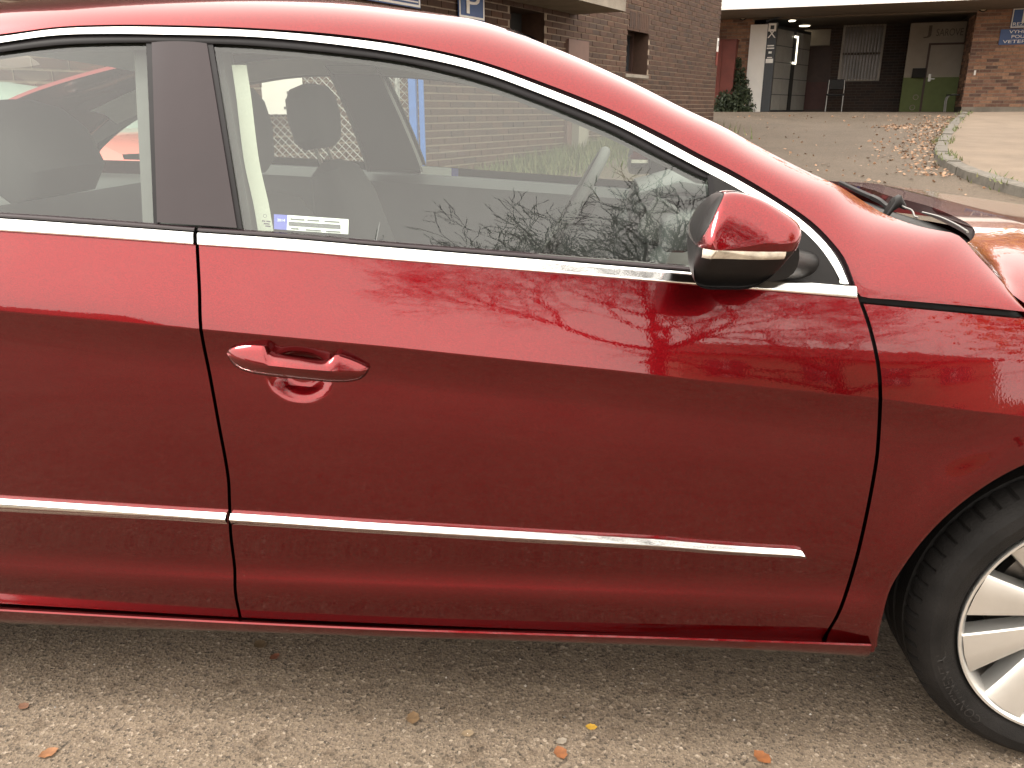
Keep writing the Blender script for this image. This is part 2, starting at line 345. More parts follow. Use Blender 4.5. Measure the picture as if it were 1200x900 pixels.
def S(x, z, dimple=False):
    x = np.asarray(x, float); z = np.asarray(z, float); x, z = np.broadcast_arrays(x, z)
    c = np.clip((-.04 - x) / .36, 0, 1); c = c * c * (3 - 2 * c)
    b, cr, d, m = zb(x), zc(x), zd(x), zm(x)
    lv = np.clip((-.30 - x) / .18, 0, 1)          # lower body feature fades into the fender
    K = [(d - .05, .036, -.2, -.2), (d, .0265, -.13, -.13), (d + .062, .0185, -.13, -.10),
         (d + .078, .0175, .12 * lv - .06 * (1 - lv), .16 * lv - .06 * (1 - lv)), (d + .112, .0175 + .0080 * lv, .26 * lv - .03 * (1 - lv), .12 * lv - .03 * (1 - lv)),
         (d + .126, .0178 + .0085 * lv, -.05, -.05), (m, .0140, -.035, -.035), (.5 * m + .5 * cr - .005, .0135, .02, .02),
         (cr - .075, .0135 + .0055 * c, .07 * c, .07 * c), (cr, .0115 + .010 * (1 - c), -.24 * c + .16 * (1 - c), .22 * c + .16 * (1 - c)),
         (b, .0575 + .004 * (1 - c), .42, .42), (b * 0 + 1.34, .0575 + (1.34 - b) * .555, .70, .70), (b * 0 + 1.55, .0575 + (1.34 - b) * .555 + .19, 1.1, 1.1)]
    Y = np.zeros(x.shape); first = True
    for (z0, y0, _, m0), (z1, y1, m1, _) in zip(K[:-1], K[1:]):
        h = z1 - z0; t = (z - z0) / h
        tt = np.clip(t, 0, 1)
        H = (2*tt**3-3*tt**2+1)*y0 + (tt**3-2*tt**2+tt)*h*m0 + (-2*tt**3+3*tt**2)*y1 + (tt**3-tt**2)*h*m1
        if first: Y = np.where(t < 0, y0 + (z - z0) * m0, H); first = False
        else: Y = np.where(t >= 0, H, Y)
    for xw in (0.0, -2.71):
        r = np.hypot(x - xw, z - .31); Y = Y - .011 * np.exp(-((r - .385) / .055) ** 2) * (z > .2)
    Y = Y + yplan(x)
    if dimple and HANDLE is not None:
        r = np.hypot((x - HANDLE[0]) / .067, (z - HANDLE[2]) / .051)
        q = np.clip((1 - r) / .62, 0, 1); Y = Y + .016 * q * q * (3 - 2 * q)
    return Y
def onSv(P2, off=0.0):
    """photo points (n, 2) -> points on the flank, off metres inwards"""
    P2 = np.asarray(P2, float).reshape(-1, 2); d = _f + np.outer((P2[:, 0] - 600) / F_PX, _r) + np.outer((P2[:, 1] - 450) / F_PX, _d)
    off = np.broadcast_to(off, (len(P2),)); Y = np.full(len(P2), .1)
    for _ in range(22):
        P = CAM + d * ((Y - CAM[1]) / d[:, 1])[:, None]; Y = .5 * Y + .5 * (S(P[:, 0], P[:, 2]) + off)
    return CAM + d * ((Y - CAM[1]) / d[:, 1])[:, None]
def onS(px, py, off=0.0): return onSv([(px, py)], off)[0]
def pxS(x, z): return project((x, float(S(x, z)), z))
def cS(pts, n, off=0.0): return onSv(crv(pts, n), off)
HANDLE = onS(351.5, 439.5)

car = thing('parked_car', 'dark red four-door coupe with chrome window surround parked on the asphalt', 'car', (-1.35, W_CAR / 2, 0))
PAINT = M['paint']
def part(name, m, mat, parent=None, smooth=True, sharp=38):
    return m.build(name, mat, parent or car, smooth, sharp)

# --- curves measured on the photograph
gapF = [(1007, 349), (1017, 376), (1025, 406), (1030, 434), (1031.6, 464), (1029, 520), (1027, 540), (1016, 601), (1001, 664), (982, 720), (965, 748)]
gapR = [(231, 287), (233.7, 340), (235.5, 385), (246, 440), (256, 495), (267.5, 560), (269, 590), (270.4, 626), (275, 666), (276, 696), (280.6, 719)]
gF = cS(gapF, 60); gR = cS(gapR, 60)
def xof(g):
    i = np.argsort(g[:, 2]); return lambda z: np.interp(z, g[i, 2], g[i, 0])
xF, xR = xof(gF), xof(gR)
GAP = .0032
def rows_levels(ext_dense=()):
    return None
def flank(name, xl, xr, nu, parent, mat=PAINT, dense=None, dimple=False, top=.0, fine=True):
    """door-like panel: rows follow bottom edge, mould line, crease and belt; ends given as x(z)"""
    v = np.r_[np.linspace(0, 1, 9)[:-1], 1 + np.linspace(0, 1, 9)[:-1], 2 + np.linspace(0, .965, 26), 2.985, 3.0, 3.015, 3.05, 3 + np.linspace(.1, 1, 11)]
    if dense is not None: v = np.unique(np.r_[v, np.linspace(2.4, 2.99, 40)])
    u = np.linspace(0, 1, nu)
    if dense is not None: u = np.unique(np.r_[u, np.linspace(dense[0], dense[1], 70)])
    G = np.zeros((len(v), len(u), 3))
    for i, vv in enumerate(v):
        x = None
        z = np.full(len(u), [.25, .40, .6, .8, .95][min(4, int(round(vv)))])
        for _ in range(8):
            x = xl(z) + (xr(z) - xl(z)) * u
            L = [zd(x) + .001, zd(x) + .128, zm(x), zc(x), zb(x) + .005 + top]
            k = min(3, int(vv)); z = L[k] + (L[k + 1] - L[k]) * (vv - k)
        G[i] = np.stack([x, S(x, z, dimple), z], 1)
    m = MB(); m.grid(G)
    for s in skirt(G, .016): m.grid(s)
    return part(name, m, mat, parent)
hx = HANDLE[0]
def frac(x): return (x - xR(.8)) / (xF(.8) - xR(.8))
front_door = flank('front_door', lambda z: xR(z) + GAP, lambda z: xF(z) - GAP, 70, car, dense=(frac(hx - .085), frac(hx + .085)), dimple=True)
rear_end = lin([(.2, -2.16), (.45, -2.19), (.62, -2.30), (.75, -2.40), (1.1, -2.46)])
rear_door = flank('rear_door', lambda z: rear_end(z), lambda z: xR(z) - GAP, 46, car)

# --- fender and rear quarter: flank with a wheel arch
R_ARCH = .382
def arch_panel(name, xw, gap, sgn, xend, parent):
    m = MB(); zt = .31 + R_ARCH + .012
    def xarch(z):
        return xw - sgn * np.sqrt(np.maximum(R_ARCH ** 2 - (z - .31) ** 2, 0))
    nA, nu = 30, 30
    th = np.linspace(0, 1, nA) ** .7; zs = .245 + (.31 + R_ARCH - .245) * th; A = []
    for z0 in zs:
        xg = gap(z0) + sgn * GAP; x = xg + (xarch(z0) - xg) * np.linspace(0, 1, nu); z = np.full(nu, z0)
        A.append(np.stack([x, S(x, z), z], 1))
    A = np.array(A); m.grid(A, flip=sgn < 0)
    for s in (np.stack([A[:, 0], A[:, 0] + [0, .016, 0]]), np.stack([A[0], A[0] + [0, .016, 0]])): m.grid(s)
    # arch lip turned in
    a = np.linspace(math.radians(-8), math.radians(188), 90)
    xa = xw - sgn * R_ARCH * np.cos(a); za = .31 + R_ARCH * np.sin(a); ya = S(xa, za)
    r2 = (R_ARCH - .006) / R_ARCH
    lip = np.stack([np.stack([xa, ya, za], 1), np.stack([xw + (xa - xw) * (r2 + .004), ya + .001, .31 + (za - .31) * (r2 + .004)], 1), np.stack([xw + (xa - xw) * r2, ya + .006, .31 + (za - .31) * r2], 1), np.stack([xw + (xa - xw) * r2, ya + .035, .31 + (za - .31) * r2], 1)])
    m.grid(lip)
    # upper band over the arch
    nB = 52; B = []
    vs = np.r_[np.linspace(0, .93, 9), .985, 1, 1.015, 1.06, np.linspace(1.15, 2, 12)]
    for vv in vs:
        z = np.full(nB, .75)
        for _ in range(8):
            xg = gap(z) + sgn * GAP; x = xg + (xend - xg) * np.linspace(0, 1, nB)
            L = [np.full(nB, .31 + R_ARCH), np.maximum(zc(x), .31 + R_ARCH + .008), zb(x) - .006]; L[1] = np.minimum(L[1], L[2] - .02)
            k = min(1, int(vv)); z = L[k] + (L[k + 1] - L[k]) * (vv - k)
        B.append(np.stack([x, S(x, z), z], 1))
    B = np.array(B); m.grid(B, flip=sgn < 0)
    for s in (np.stack([B[:, 0], B[:, 0] + [0, .016, 0]]), np.stack([B[-1], B[-1] + [0, .016, 0]])): m.grid(s)
    # beyond the arch
    Cc = []
    for z0 in zs:
        xa0 = xw + sgn * np.sqrt(max(R_ARCH ** 2 - (z0 - .31) ** 2, 0)); x = xa0 + (xend - xa0) * np.linspace(0, 1, 16); z = np.full(16, z0)
        Cc.append(np.stack([x, S(x, z), z], 1))
    m.grid(np.array(Cc), flip=sgn < 0)
    return part(name, m, PAINT, parent)
fender = arch_panel('front_fender', 0.0, xF, 1, .86, car)
quarter = arch_panel('rear_quarter_panel', -2.71, rear_end, -1, -3.72, car)

# --- window surround: dark gap, chrome, black seal, panes
G0 = [(0, 40), (67, 31.5), (127, 29), (200, 29.5), (300, 33), (400, 40.7), (480, 52.3), (560, 70.5), (640, 98), (720, 130), (780, 159), (820, 180.5), (860, 201), (913, 232.7), (952, 260), (974.7, 282.7), (990.7, 304), (1001, 330.7), (1006, 346)]
C0 = [(0, 42.5), (67, 33.5), (127, 31), (200, 31.7), (300, 35.5), (400, 44), (480, 55.3), (560, 74), (640, 102.7), (720, 135.5), (780, 165.3), (820, 186.7), (860, 207.5), (913, 238.7), (942, 259.5), (966.7, 283), (982.7, 305), (994.5, 332)]
C1 = [(0, 51), (67, 42), (127, 40.3), (200, 41.3), (300, 43.9), (400, 53.4), (480, 65.7), (560, 84), (640, 113), (720, 146), (780, 177), (820, 198), (860, 219.5), (913, 252), (936.7, 268), (960, 290.7), (974.7, 312), (985, 332)]
WT = [(0, 60.7), (67, 52.5), (127, 50), (200, 49.7), (250, 51), (300, 53.5), (400, 63), (480, 74.5), (560, 94.2), (640, 122.7), (700, 147.3), (720, 156.3), (780, 187), (824, 208.5), (833, 210.5)]
ext = [(-2.84, 1.035), (-2.76, 1.10), (-2.60, 1.19), (-2.40, 1.258), (-2.2, 1.302)]
def extend(c, off): return [pxS(x - off * .3, z + off) for x, z in ext] + c
G0x, C0x, C1x, WTx = extend(G0, .016), extend(C0, .012), extend(C1, -.012), extend(WT, -.03)
n = 150
g0, c0, c1, wt = cS(G0x, n), cS(C0x, n), cS(C1x, n), cS(WTx, n)
part('window_gap', MB().grid(strip(g0, c0, 0, -.010, 3, .02)), M['gloss_black'])
part('window_surround', MB().grid(strip(c0, c1, .004, .001, 13, .012, power=9)), M['chrome'])
part('window_seal', MB().grid(strip(cS(C1x[:-5] + [(833, 205)], n), wt, .003, -.004, 7, .012)), M['rubber'])
BL = [pxS(-2.84, 1.0225), pxS(-2.4, 1.012), (0, 270.7), (100, 277.3), (228, 286.7), (340, 294.4), (440, 303), (640, 319.2), (813, 333.3), (900, 340.4), (1005.3, 349.2)]
BU = [pxS(-2.84, 1.032), pxS(-2.4, 1.032), (0, 255), (100, 262), (228, 271.3), (340, 279), (440, 287.5), (640, 303.7), (813, 318), (900, 325.8), (1002.3, 334.6)]
BT = [pxS(-2.82, 1.037), pxS(-2.4, 1.039), (0, 250), (100, 256.5), (228, 266.5), (340, 274), (440, 283), (640, 298.6), (813, 313), (845, 316)]
def cut(c, a, b, n=80):
    D = crv(c, 3000); D = D[(D[:, 0] >= a) & (D[:, 0] <= b)]; return crv(np.vstack([D[:-1:max(1, len(D)//40)], D[-1:]]), n)
def cutS(c, a, b, n=80, off=0): return onSv(cut(c, a, b, n), off)
def belt_piece(par, a, b, a2=None):
    o = part('belt_chrome', MB().grid(strip(cutS(BU, a, b), cutS(BL, a, b), .005, .002, 15, .012, power=10)), M['chrome'], par)
    return o
belt_piece(rear_door, -420, 228.5); belt_piece(front_door, 233, 1003.5)
part('belt_seal', MB().grid(strip(cutS(BT, -420, 229), cutS(BU, -420, 229), .004, .0, 6, .014)), M['gloss_black'], rear_door)
part('belt_seal', MB().grid(strip(cutS(BT, 232.5, 845), cutS(BU, 232.5, 845), .004, .0, 6, .014)), M['gloss_black'], front_door)
# backing behind the belt so that no light leaks through the gaps
part('belt_backing', MB().grid(np.stack([cutS(BT, -420, 845, 60, .012), cutS(BL, -420, 845, 60, .014)])), M['under'])

def pane(name, top, bot, par, off=.010, nu=60, nv=24, mat=None):
    T, Bm = crv(top, nu), crv(bot, nu); G = np.array([onSv(Bm + (T - Bm) * t, off) for t in np.linspace(0, 1, nv)])
    return part(name, MB().grid(G), mat or M['glass'], par)
def sub(c, a, b):
    D = crv(c, 500); D = D[(D[:, 0] >= a) & (D[:, 0] <= b)]; return list(map(tuple, D[::8])) + [tuple(D[-1])]
window_pane = pane('window_pane', [(x, y - 4) for x, y in sub(WT, 243, 830)], [(x, y + 3) for x, y in sub(BT, 281, 850)], front_door)
rear_pane = pane('window_pane', [(x, y - 4) for x, y in sub(WTx[1:], -500, 178)], [(x, y + 3) for x, y in sub(BT, -420, 186)], rear_door)
# centre pillar plate and its seals
def quadS(name, tl, tr, bl, br, mat, off, par=None, bulge=0, nu=10, nv=20):
    u = np.linspace(0, 1, nu)[:, None]
    G = np.array([onSv((1 - t) * ((1 - u) * np.array(bl) + u * np.array(br)) + t * ((1 - u) * np.array(tl) + u * np.array(tr)), off - bulge * (1 - abs(2 * u[:, 0] - 1) ** 3)) for t in np.linspace(0, 1, nv)])
    m = MB(); m.grid(G)
    for s in skirt(G, .012): m.grid(s)
    return part(name, m, mat, par)
quadS('pillar_cover', (177.5, 45), (241.5, 46), (184, 260.5), (277.5, 267), M['gloss_black'], .004, None, .002)
quadS('pillar_seal', (171, 45), (178.5, 45), (180, 263), (185, 262), M['rubber'], .006)
quadS('pillar_seal', (240.5, 45), (248.5, 46), (276.5, 266), (284, 269), M['rubber'], .006)
# triangular mirror base in the corner of the window
topc = crv([(832, 203), (860, 218.5), (913, 251), (936.7, 267), (960, 290), (974.7, 311.5), (985, 333)], 40); botc = crv([(846, 321), (900, 327), (985, 334.5)], 40)
G = np.array([onSv(botc + (topc - botc) * t, -.003) for t in np.linspace(0, 1, 16)])
mirror_base = part('mirror_base', MB().grid(G), M['matt_black'], front_door)
quadS('quarter_seal', (829, 205), (835, 207), (843, 322), (850, 322), M['rubber'], -.004, front_door)

# --- upper body: roof rail, A-pillar and cowl corner in one sheet
prs = [((0, 40), (0, 4), .375), ((67, 31.5), (60, 0), .38), ((127, 29), (120, -3), .385), ((200, 29.5), (190, -5), .388), ((300, 33), (290, -5), .388), ((400, 40.7), (398, 0.5), .382), ((480, 52.3), (482, 11), .37), ((560, 70.5), (565, 25.5), .335), ((640, 98), (650, 56.5), .302), ((720, 130), (735, 94), .275), ((780, 159), (803, 128), .250), ((820, 180.5), (848, 149), .237), ((860, 201), (893, 174), .223), ((913, 232.7), (950, 203), .206), ((952, 260), (983, 218), .200), ((974.7, 282.7), (1008, 233.5), .205), ((990.7, 304), (1033, 249), .197), ((1001, 330.7), (1056, 258.5), .19), ((1006, 344), (1078, 265.5), .183), ((1012, 348.2), (1096, 269.5), .178), ((1040, 350.5), (1121, 274.8), .170), ((1090, 354.8), (1146, 300), .14), ((1150, 360), (1172, 328), .112), ((1190, 364), (1190, 350), .09), ((1203, 365.5), (1203, 364.5), .076)]
exL = [(-2.86, 1.06), (-2.77, 1.118), (-2.61, 1.206), (-2.40, 1.274), (-2.2, 1.317)]
exU = [(-3.25, .40, 1.09), (-3.0, .40, 1.19), (-2.8, .395, 1.265), (-2.5, .385, 1.34), (-2.25, .378, 1.376)]
rowsL, rowsU = [], []
for (x, z), U in zip(exL, exU): rowsL.append((x, float(S(x, z)), z)); rowsU.append(U)
for l, u, Y in prs: rowsL.append(tuple(onS(*l))); rowsU.append(tuple(onY(*u, Y)))
LU = crv(np.hstack([np.array(rowsL), np.array(rowsU)]), 190); Lc, Uc = LU[:, :3], LU[:, 3:]
nt_ = 16; G = np.zeros((len(LU), nt_, 3))
for i in range(len(LU)):
    L, U = Lc[i], Uc[i]; e = 1e-3; mS = float((S(L[0], L[2] + e) - S(L[0], L[2] - e)) / (2 * e))
    D = np.linalg.norm((U - L)[1:]); q_ = np.clip((project(U)[0] - 620) / 260, 0, 1); T0 = np.array([(U - L)[0], 0, 0]) + np.array([0, mS, 1]) / math.hypot(mS, 1) * D * 1.05
    a0 = math.atan2(1, mS); ac = math.atan2(U[2] - L[2], U[1] - L[1]); a1 = min(max(2 * ac - a0, math.radians(7)), math.radians(60)); T1 = np.array([(U - L)[0], D * math.cos(a1) * 1.05, D * math.sin(a1) * 1.05])
    t = np.linspace(0, 1, nt_)[:, None]
    G[i] = (2*t**3-3*t**2+1)*L + (t**3-2*t**2+t)*T0 + (-2*t**3+3*t**2)*U + (t**3-t**2)*T1
m = MB(); m.grid(G)
e = G[:, 0].copy(); e2 = e + [0, .016, 0]; m.grid(np.stack([e, e2]))
e = G[:, -1].copy(); e2 = e + [0, .004, -.012]; m.grid(np.stack([e, e2]))
side_frame = part('side_frame', m, PAINT)
def far(P): P = np.array(P, float).copy(); P[..., 1] = W_CAR - P[..., 1]; return P
# index helpers along U by photo column
Upx = np.array([project(p)[0] for p in Uc]); ok = Uc[:, 0]
def Uat(px): i = np.interp(px, Upx, np.arange(len(Upx))); return np.array([np.interp(i, np.arange(len(Upx)), Uc[:, k]) for k in range(3)])
# roof between the rails
iw = int(np.argmin(abs(Upx - 600))); ir = int(np.argmin(abs(Uc[:, 0] + 2.45)))
def across(i0, i1, bow0, bow1, crown, nv=25, step=1):
    idx = list(range(i0, i1 + 1, step)); t = np.linspace(0, 1, nv); G = np.zeros((len(idx), nv, 3))
    for k, i in enumerate(idx):
        a = Uc[i]; b = far(a); w_ = 1 - (2 * t - 1) ** 2; q = k / max(1, len(idx) - 1)
        G[k] = a + (b - a) * t[:, None]; G[k][:, 2] += crown * w_; G[k][:, 0] += (bow0 + (bow1 - bow0) * q) * w_
    return G
roofG = across(ir, iw, -.02, .02, .020); roof = part('roof', MB().grid(roofG), PAINT)
part('headliner', MB().grid(roofG - [0, 0, .03]), M['trim_grey'])
ic = int(np.argmin(abs(Upx - 1003)))
shieldG = across(iw + 1, ic, .02, .03, .004); shieldG[:, :, 2] -= .006
windscreen = part('windscreen', MB().grid(shieldG), M['shield'])
m = MB(); 
for j in (0, 3): m.grid(np.stack([shieldG[j] + [0, 0, .004], shieldG[j + 1] + [0, 0, .004]]))
part('windscreen_seal', MB().grid(np.stack([roofG[-1] + [-.012, 0, .004], shieldG[0] + [.0, 0, .0065], shieldG[1] + [.0, 0, .0055]])), M['rubber'], windscreen)
rearG = across(0, ir, -.10, -.02, .03); rear_window = part('rear_window', MB().grid(rearG), M['shield'])
# cowl and bonnet
iq = int(np.argmin(abs(Upx - 1118)))
rear_edge = np.array([onY(1122.5, 275, .172), onY(1134, 272.3, .22), onY(1143.5, 268.5, .305), onY(1140, 264.5, .37), onY(1120, 255, .49), onY(1086.7, 241, .70), onY(1040, 228.7, .95)])
xe = np.interp(np.linspace(0, 1, 2), [0, 1], [rear_edge[0, 0], rear_edge[-1, 0]])
half = crv(list(rear_edge[:6]) + [(rear_edge[6][0] - .005, W_CAR / 2, rear_edge[6][2])], 60)
Rv = np.vstack([half, far(half)[::-1][1:]])
nv = len(Rv)
xs = np.linspace(-.178, .84, 40)
Eh = np.array([onY(1122.5, 275, .172)] + [onY(1147.5, 300.5, .142), onY(1174, 329, .114), onY(1192, 351, .092)] + [(x, float(S(x, zb(x))) + .006, float(zb(x)) + .010) for x in xs])
E_ = crv(Eh, 60); Ef = far(E_)
tv = np.linspace(0, 1, nv); fw = 1 - (2 * tv - 1) ** 2
Fr = E_[-1] + (Ef[-1] - E_[-1]) * tv[:, None]; Fr[:, 0] += .16 * fw; Fr[:, 2] += .035 * fw
# height field: near edge height plus a crown that rises to the centre line
Wc = W_CAR / 2; o_ = np.argsort(E_[:, 0]); ex_, ey_, ez_ = E_[o_, 0], E_[o_, 1], E_[o_, 2]
yE = lambda x: np.interp(x, ex_, ey_); zE = lambda x: np.interp(x, ex_, ez_)
o2 = np.argsort(half[:, 1]); xr_ = lambda Y: np.interp(Y, half[o2, 1], half[o2, 0])
ww = np.r_[0, np.linspace(.008, .3, 26), np.linspace(.33, 1, 20)]; Gh = np.zeros((64, len(ww), 3))
for j, w_ in enumerate(ww):
    x0 = -.2
    for _ in range(30): x0 = .5 * x0 + .5 * xr_(yE(x0) + w_ * (Wc - yE(x0)))
    if j == 0: x0 = ex_[0]
    x1 = .84 + .16 * (1 - (1 - w_) ** 2); x = x0 + (x1 - x0) * np.linspace(0, 1, 64)
    Y = yE(x) + w_ * (Wc - yE(x)); z = zE(x) + (np.interp(x, [-.3, -.05, .35, .8, 1.0], [.991, .985, .935, .845, .775]) - zE(x)) * (1 - (1 - w_) ** np.interp(x, [-.25, .1, .6], [7, 5.5, 3]))
    Gh[:, j] = np.stack([x, Y, z], 1)
G = np.concatenate([Gh, far(Gh)[:, ::-1][:, 1:]], axis=1); Rv = G[0].copy()
s_ = np.r_[0, np.cumsum(np.linalg.norm(np.diff(Rv, axis=0), axis=1))]; tv = s_ / s_[-1]
m = MB(); m.grid(G)
e = G[0].copy(); m.grid(np.stack([e, e + [-.004, 0, -.02]])); e = G[:, 0].copy(); m.grid(np.stack([e, e + [0, .004, -.02]]))
bonnet = part('bonnet', m, PAINT)
# cowl tray under the windscreen foot, black
wb = shieldG[-1].copy()
s2 = np.linspace(0, 1, len(wb)); Rw = np.stack([np.interp(s2, tv, Rv[:, k]) for k in range(3)], 1)
cow = np.stack([wb + [-.03, 0, .012], wb + [.01, 0, -.012], wb * .5 + Rw * .5 + [0, 0, -.035], Rw + [.03, 0, -.045]])
cow[:, :3, 1] = np.maximum(cow[:, :3, 1], .19); cowl = part('cowl', MB().grid(cow), M['under'])
part('cowl_side', MB().grid(np.stack([Uc[ic-2:iq] + [0, .004, -.006], Uc[ic-2:iq] + [0, .02, -.07]])), M['under'], cowl)
rib = crv([onY(1081, 249, .68), onY(1100, 254, .58), onY(1120, 263, .42), onY(1134, 271.5, .27)], 20)
part('cowl_rib', MB().tube(rib, .0025, 6), M['disc'], cowl)
# wiper: arm, pivot cap, blade foot
w0 = onY(1049, 240, .52)
wiper = part('wiper', MB().add(*superloft([w0 + [-.02, 0, -.028], w0 + [-.006, 0, 0], w0 + [.006, 0, .008], w0 + [.02, 0, -.004]], [(0, 1, 0)] * 4, [(0, 0, 1)] * 4, [.014, .018, .017, .009], [.009, .014, .013, .006], 3, 16)), M['matt_black'])
part('wiper_arm', MB().tube(crv([w0 + [-.006, 0, .004], onY(1042, 243, .54), onY(1032, 236, .58), onY(1022, 231, .62)], 12), .0065, 6), M['matt_black'], wiper)
part('wiper_link', MB().tube(crv([w0 + [0, 0, .006], onY(1060, 243, .5), onY(1069, 247, .48), onY(1072, 254, .47), onY(1076, 255, .46)], 14), .0022, 6), M['disc'], wiper)
part('wiper_blade', MB().tube(crv([onY(1022, 231, .62), onY(1004, 223, .8), onY(985, 214, 1.1)], 12), .006, 6), M['rubber'], wiper)

# --- side sill
hi = [(-260, 701), (0, 716), (400, 736.4), (800, 749.6), (1021, 757)]; dn = [(-260, 695), (0, 707), (280, 721.5), (400, 727), (800, 741.5), (964, 749), (1021, 755)]; bt = [(-260, 718), (0, 732), (400, 746.7), (800, 760), (960, 768), (1016, 772)]
A = np.array([onY(*p, .050) for p in crv(dn, 60)]); Bh = np.array([onY(*p, .008) for p in crv(hi, 60)]); Cb = np.array([onY(*p, .024) for p in crv(bt, 60)])
mid1 = Bh * .8 + A * .2 + [0, -.003, .003]
sg = np.stack([A + [0, .03, .004], A, A * .45 + Bh * .55 + [0, .0, .0035], Bh + [0, .002, .0028], Bh, Bh + [0, .0015, -.004], Bh * .5 + Cb * .5 + [0, -.004, 0], Cb + [0, 0, .004], Cb + [0, .008, -.002], Cb + [0, .12, -.004]])
m = MB(); m.grid(sg); k0 = len(m.v)
m.add(sg[:, -1], [tuple(range(len(sg)))[::-1]]); sill = part('side_sill', m, PAINT)

# --- chrome side mouldings
MT = [(-260, 565), (0, 582), (100, 588.5), (200, 595), (267, 599), (360, 605), (400, 608), (600, 620), (800, 632), (840, 636), (938, 642)]
MBm = [(-260, 583.5), (0, 599), (100, 604.5), (200, 609.6), (267, 614), (360, 619.7), (400, 622.5), (600, 634.5), (800, 645.8), (840, 649), (946, 654.5)]
def mould(par, a, b, tip=False):
    T, Bq = cut(MT, a, b if not tip else 938), cut(MBm, a, b if not tip else 946)
    if tip: T = crv(list(map(tuple, T[:-1:6])) + [(934, 641.8), (938.5, 643.5)], 80)
    TA, BB = onSv(T), onSv(Bq)
    prof = [(0, -.006, 0), (0, .002, 0), (.02, .0065, 0), (.20, .0102, 0), (.37, .0135, 0), (.40, .0136, 0), (.43, .0134, 0), (.7, .0078, 0), (.95, .0028, 0), (.99, .0018, 0), (1, .001, 0), (1, -.006, 0)]
    Gm = np.stack([TA + (BB - TA) * t + np.array([0, -h, 0]) for t, h, _ in prof]); m = MB(); m.grid(Gm)
    for j in (0, -1): m.add(Gm[:, j], [tuple(range(len(prof)))])
    return part('side_moulding', m, M['chrome'], par, True, 30)
mould(rear_door, -260, 267.3); mould(front_door, 271.8, 946, True)

# --- door handle over its cup
hp = lambda px, py, off=0: onS(px, py, off)
cl = [(266.5, 412.5), (275, 416), (295, 420.8), (312, 424), (350, 428.5), (385, 432), (405, 434), (423, 434.5), (432.5, 431)]
up = [(266.5, 410.5), (275, 407.5), (295, 405.3), (312, 407), (350, 417), (385, 424.5), (398, 417), (423, 425.5), (432.5, 430)]
lo = [(267.5, 414), (275, 427), (295, 437.2), (312, 440), (350, 443.6), (385, 446.5), (405, 446.5), (423, 442.5), (433, 433)]
xk = np.r_[np.linspace(266.5, 300, 14), np.linspace(303, 322, 12), np.linspace(326, 374, 14), np.linspace(377, 402, 14), np.linspace(406, 432.5, 12)]
hU = np.interp(xk, [266.5, 268, 275, 285, 295, 308, 311, 314, 320, 350, 376, 381, 386, 391, 396, 410, 423, 430, 432.5], [412, 408.6, 406.3, 405.4, 405.2, 405.9, 407.5, 413.5, 416, 419.5, 423.5, 423.2, 420.5, 417, 416.4, 420.5, 425.5, 428.8, 431])
hR = np.interp(xk, [266.5, 275, 295, 312, 350, 396, 420, 432.5], [413, 418, 424.3, 427.4, 431.5, 435, 435, 431.4])
hL = np.interp(xk, [266.5, 268, 271, 275, 283, 295, 312, 350, 385, 405, 415, 423, 429, 432.5], [414, 420, 425.5, 429.5, 434.3, 437.8, 440.5, 445, 448, 448, 446.8, 444.5, 439.5, 432.8])
tq = (xk - 266.5) / 166.; out = .004 + .034 * np.clip(np.sin(tq * math.pi), 0, 1) ** .6; Gm = []
A1_ = onSv(np.stack([xk, hU], 1), -out * .42); B1_ = onSv(np.stack([xk, hL], 1), -out * .66); R1_ = onSv(np.stack([xk, hR], 1), -out)
for i in range(len(xk)):
    o, a, b, rg = out[i], A1_[i], B1_[i], R1_[i]
    Gm.append([a + [0, .006 + o * .30, -.0015], a + [0, .0015, .0002], a * .85 + rg * .15 + [0, -.0003, .0008], a * .5 + rg * .5 + [0, -.0012, .0012], rg * .9 + a * .1 + [0, 0, .0004], rg + [0, 0, -.001], rg * .55 + b * .45 + [0, -.0028, 0], rg * .15 + b * .85 + [0, -.0018, 0], b + [0, .0015, -.0003], b + [0, .006 + o * .25, .002], (a + b) / 2 + [0, .008 + o * .30, 0]])
hs = xk
Gm = np.array(Gm); m = MB(); m.grid(Gm, close_v=True); k = Gm.shape[1]
m.f += [tuple(range(k))[::-1], tuple((len(hs) - 1) * k + j for j in range(k))]
handle = part('door_handle', m, PAINT, front_door, True, 40)
# split line of the lock cover at the handle's rear end
ln = np.array([hp(295.5, 436.5, -.0165), hp(294.5, 430, -.0205), hp(295, 424.3, -.0245), hp(298.5, 416, -.0195), hp(303.5, 408, -.0125)])
part('lock_cover_joint', MB().tube(crv(ln, 14), .0007, 5), M['under'], handle)

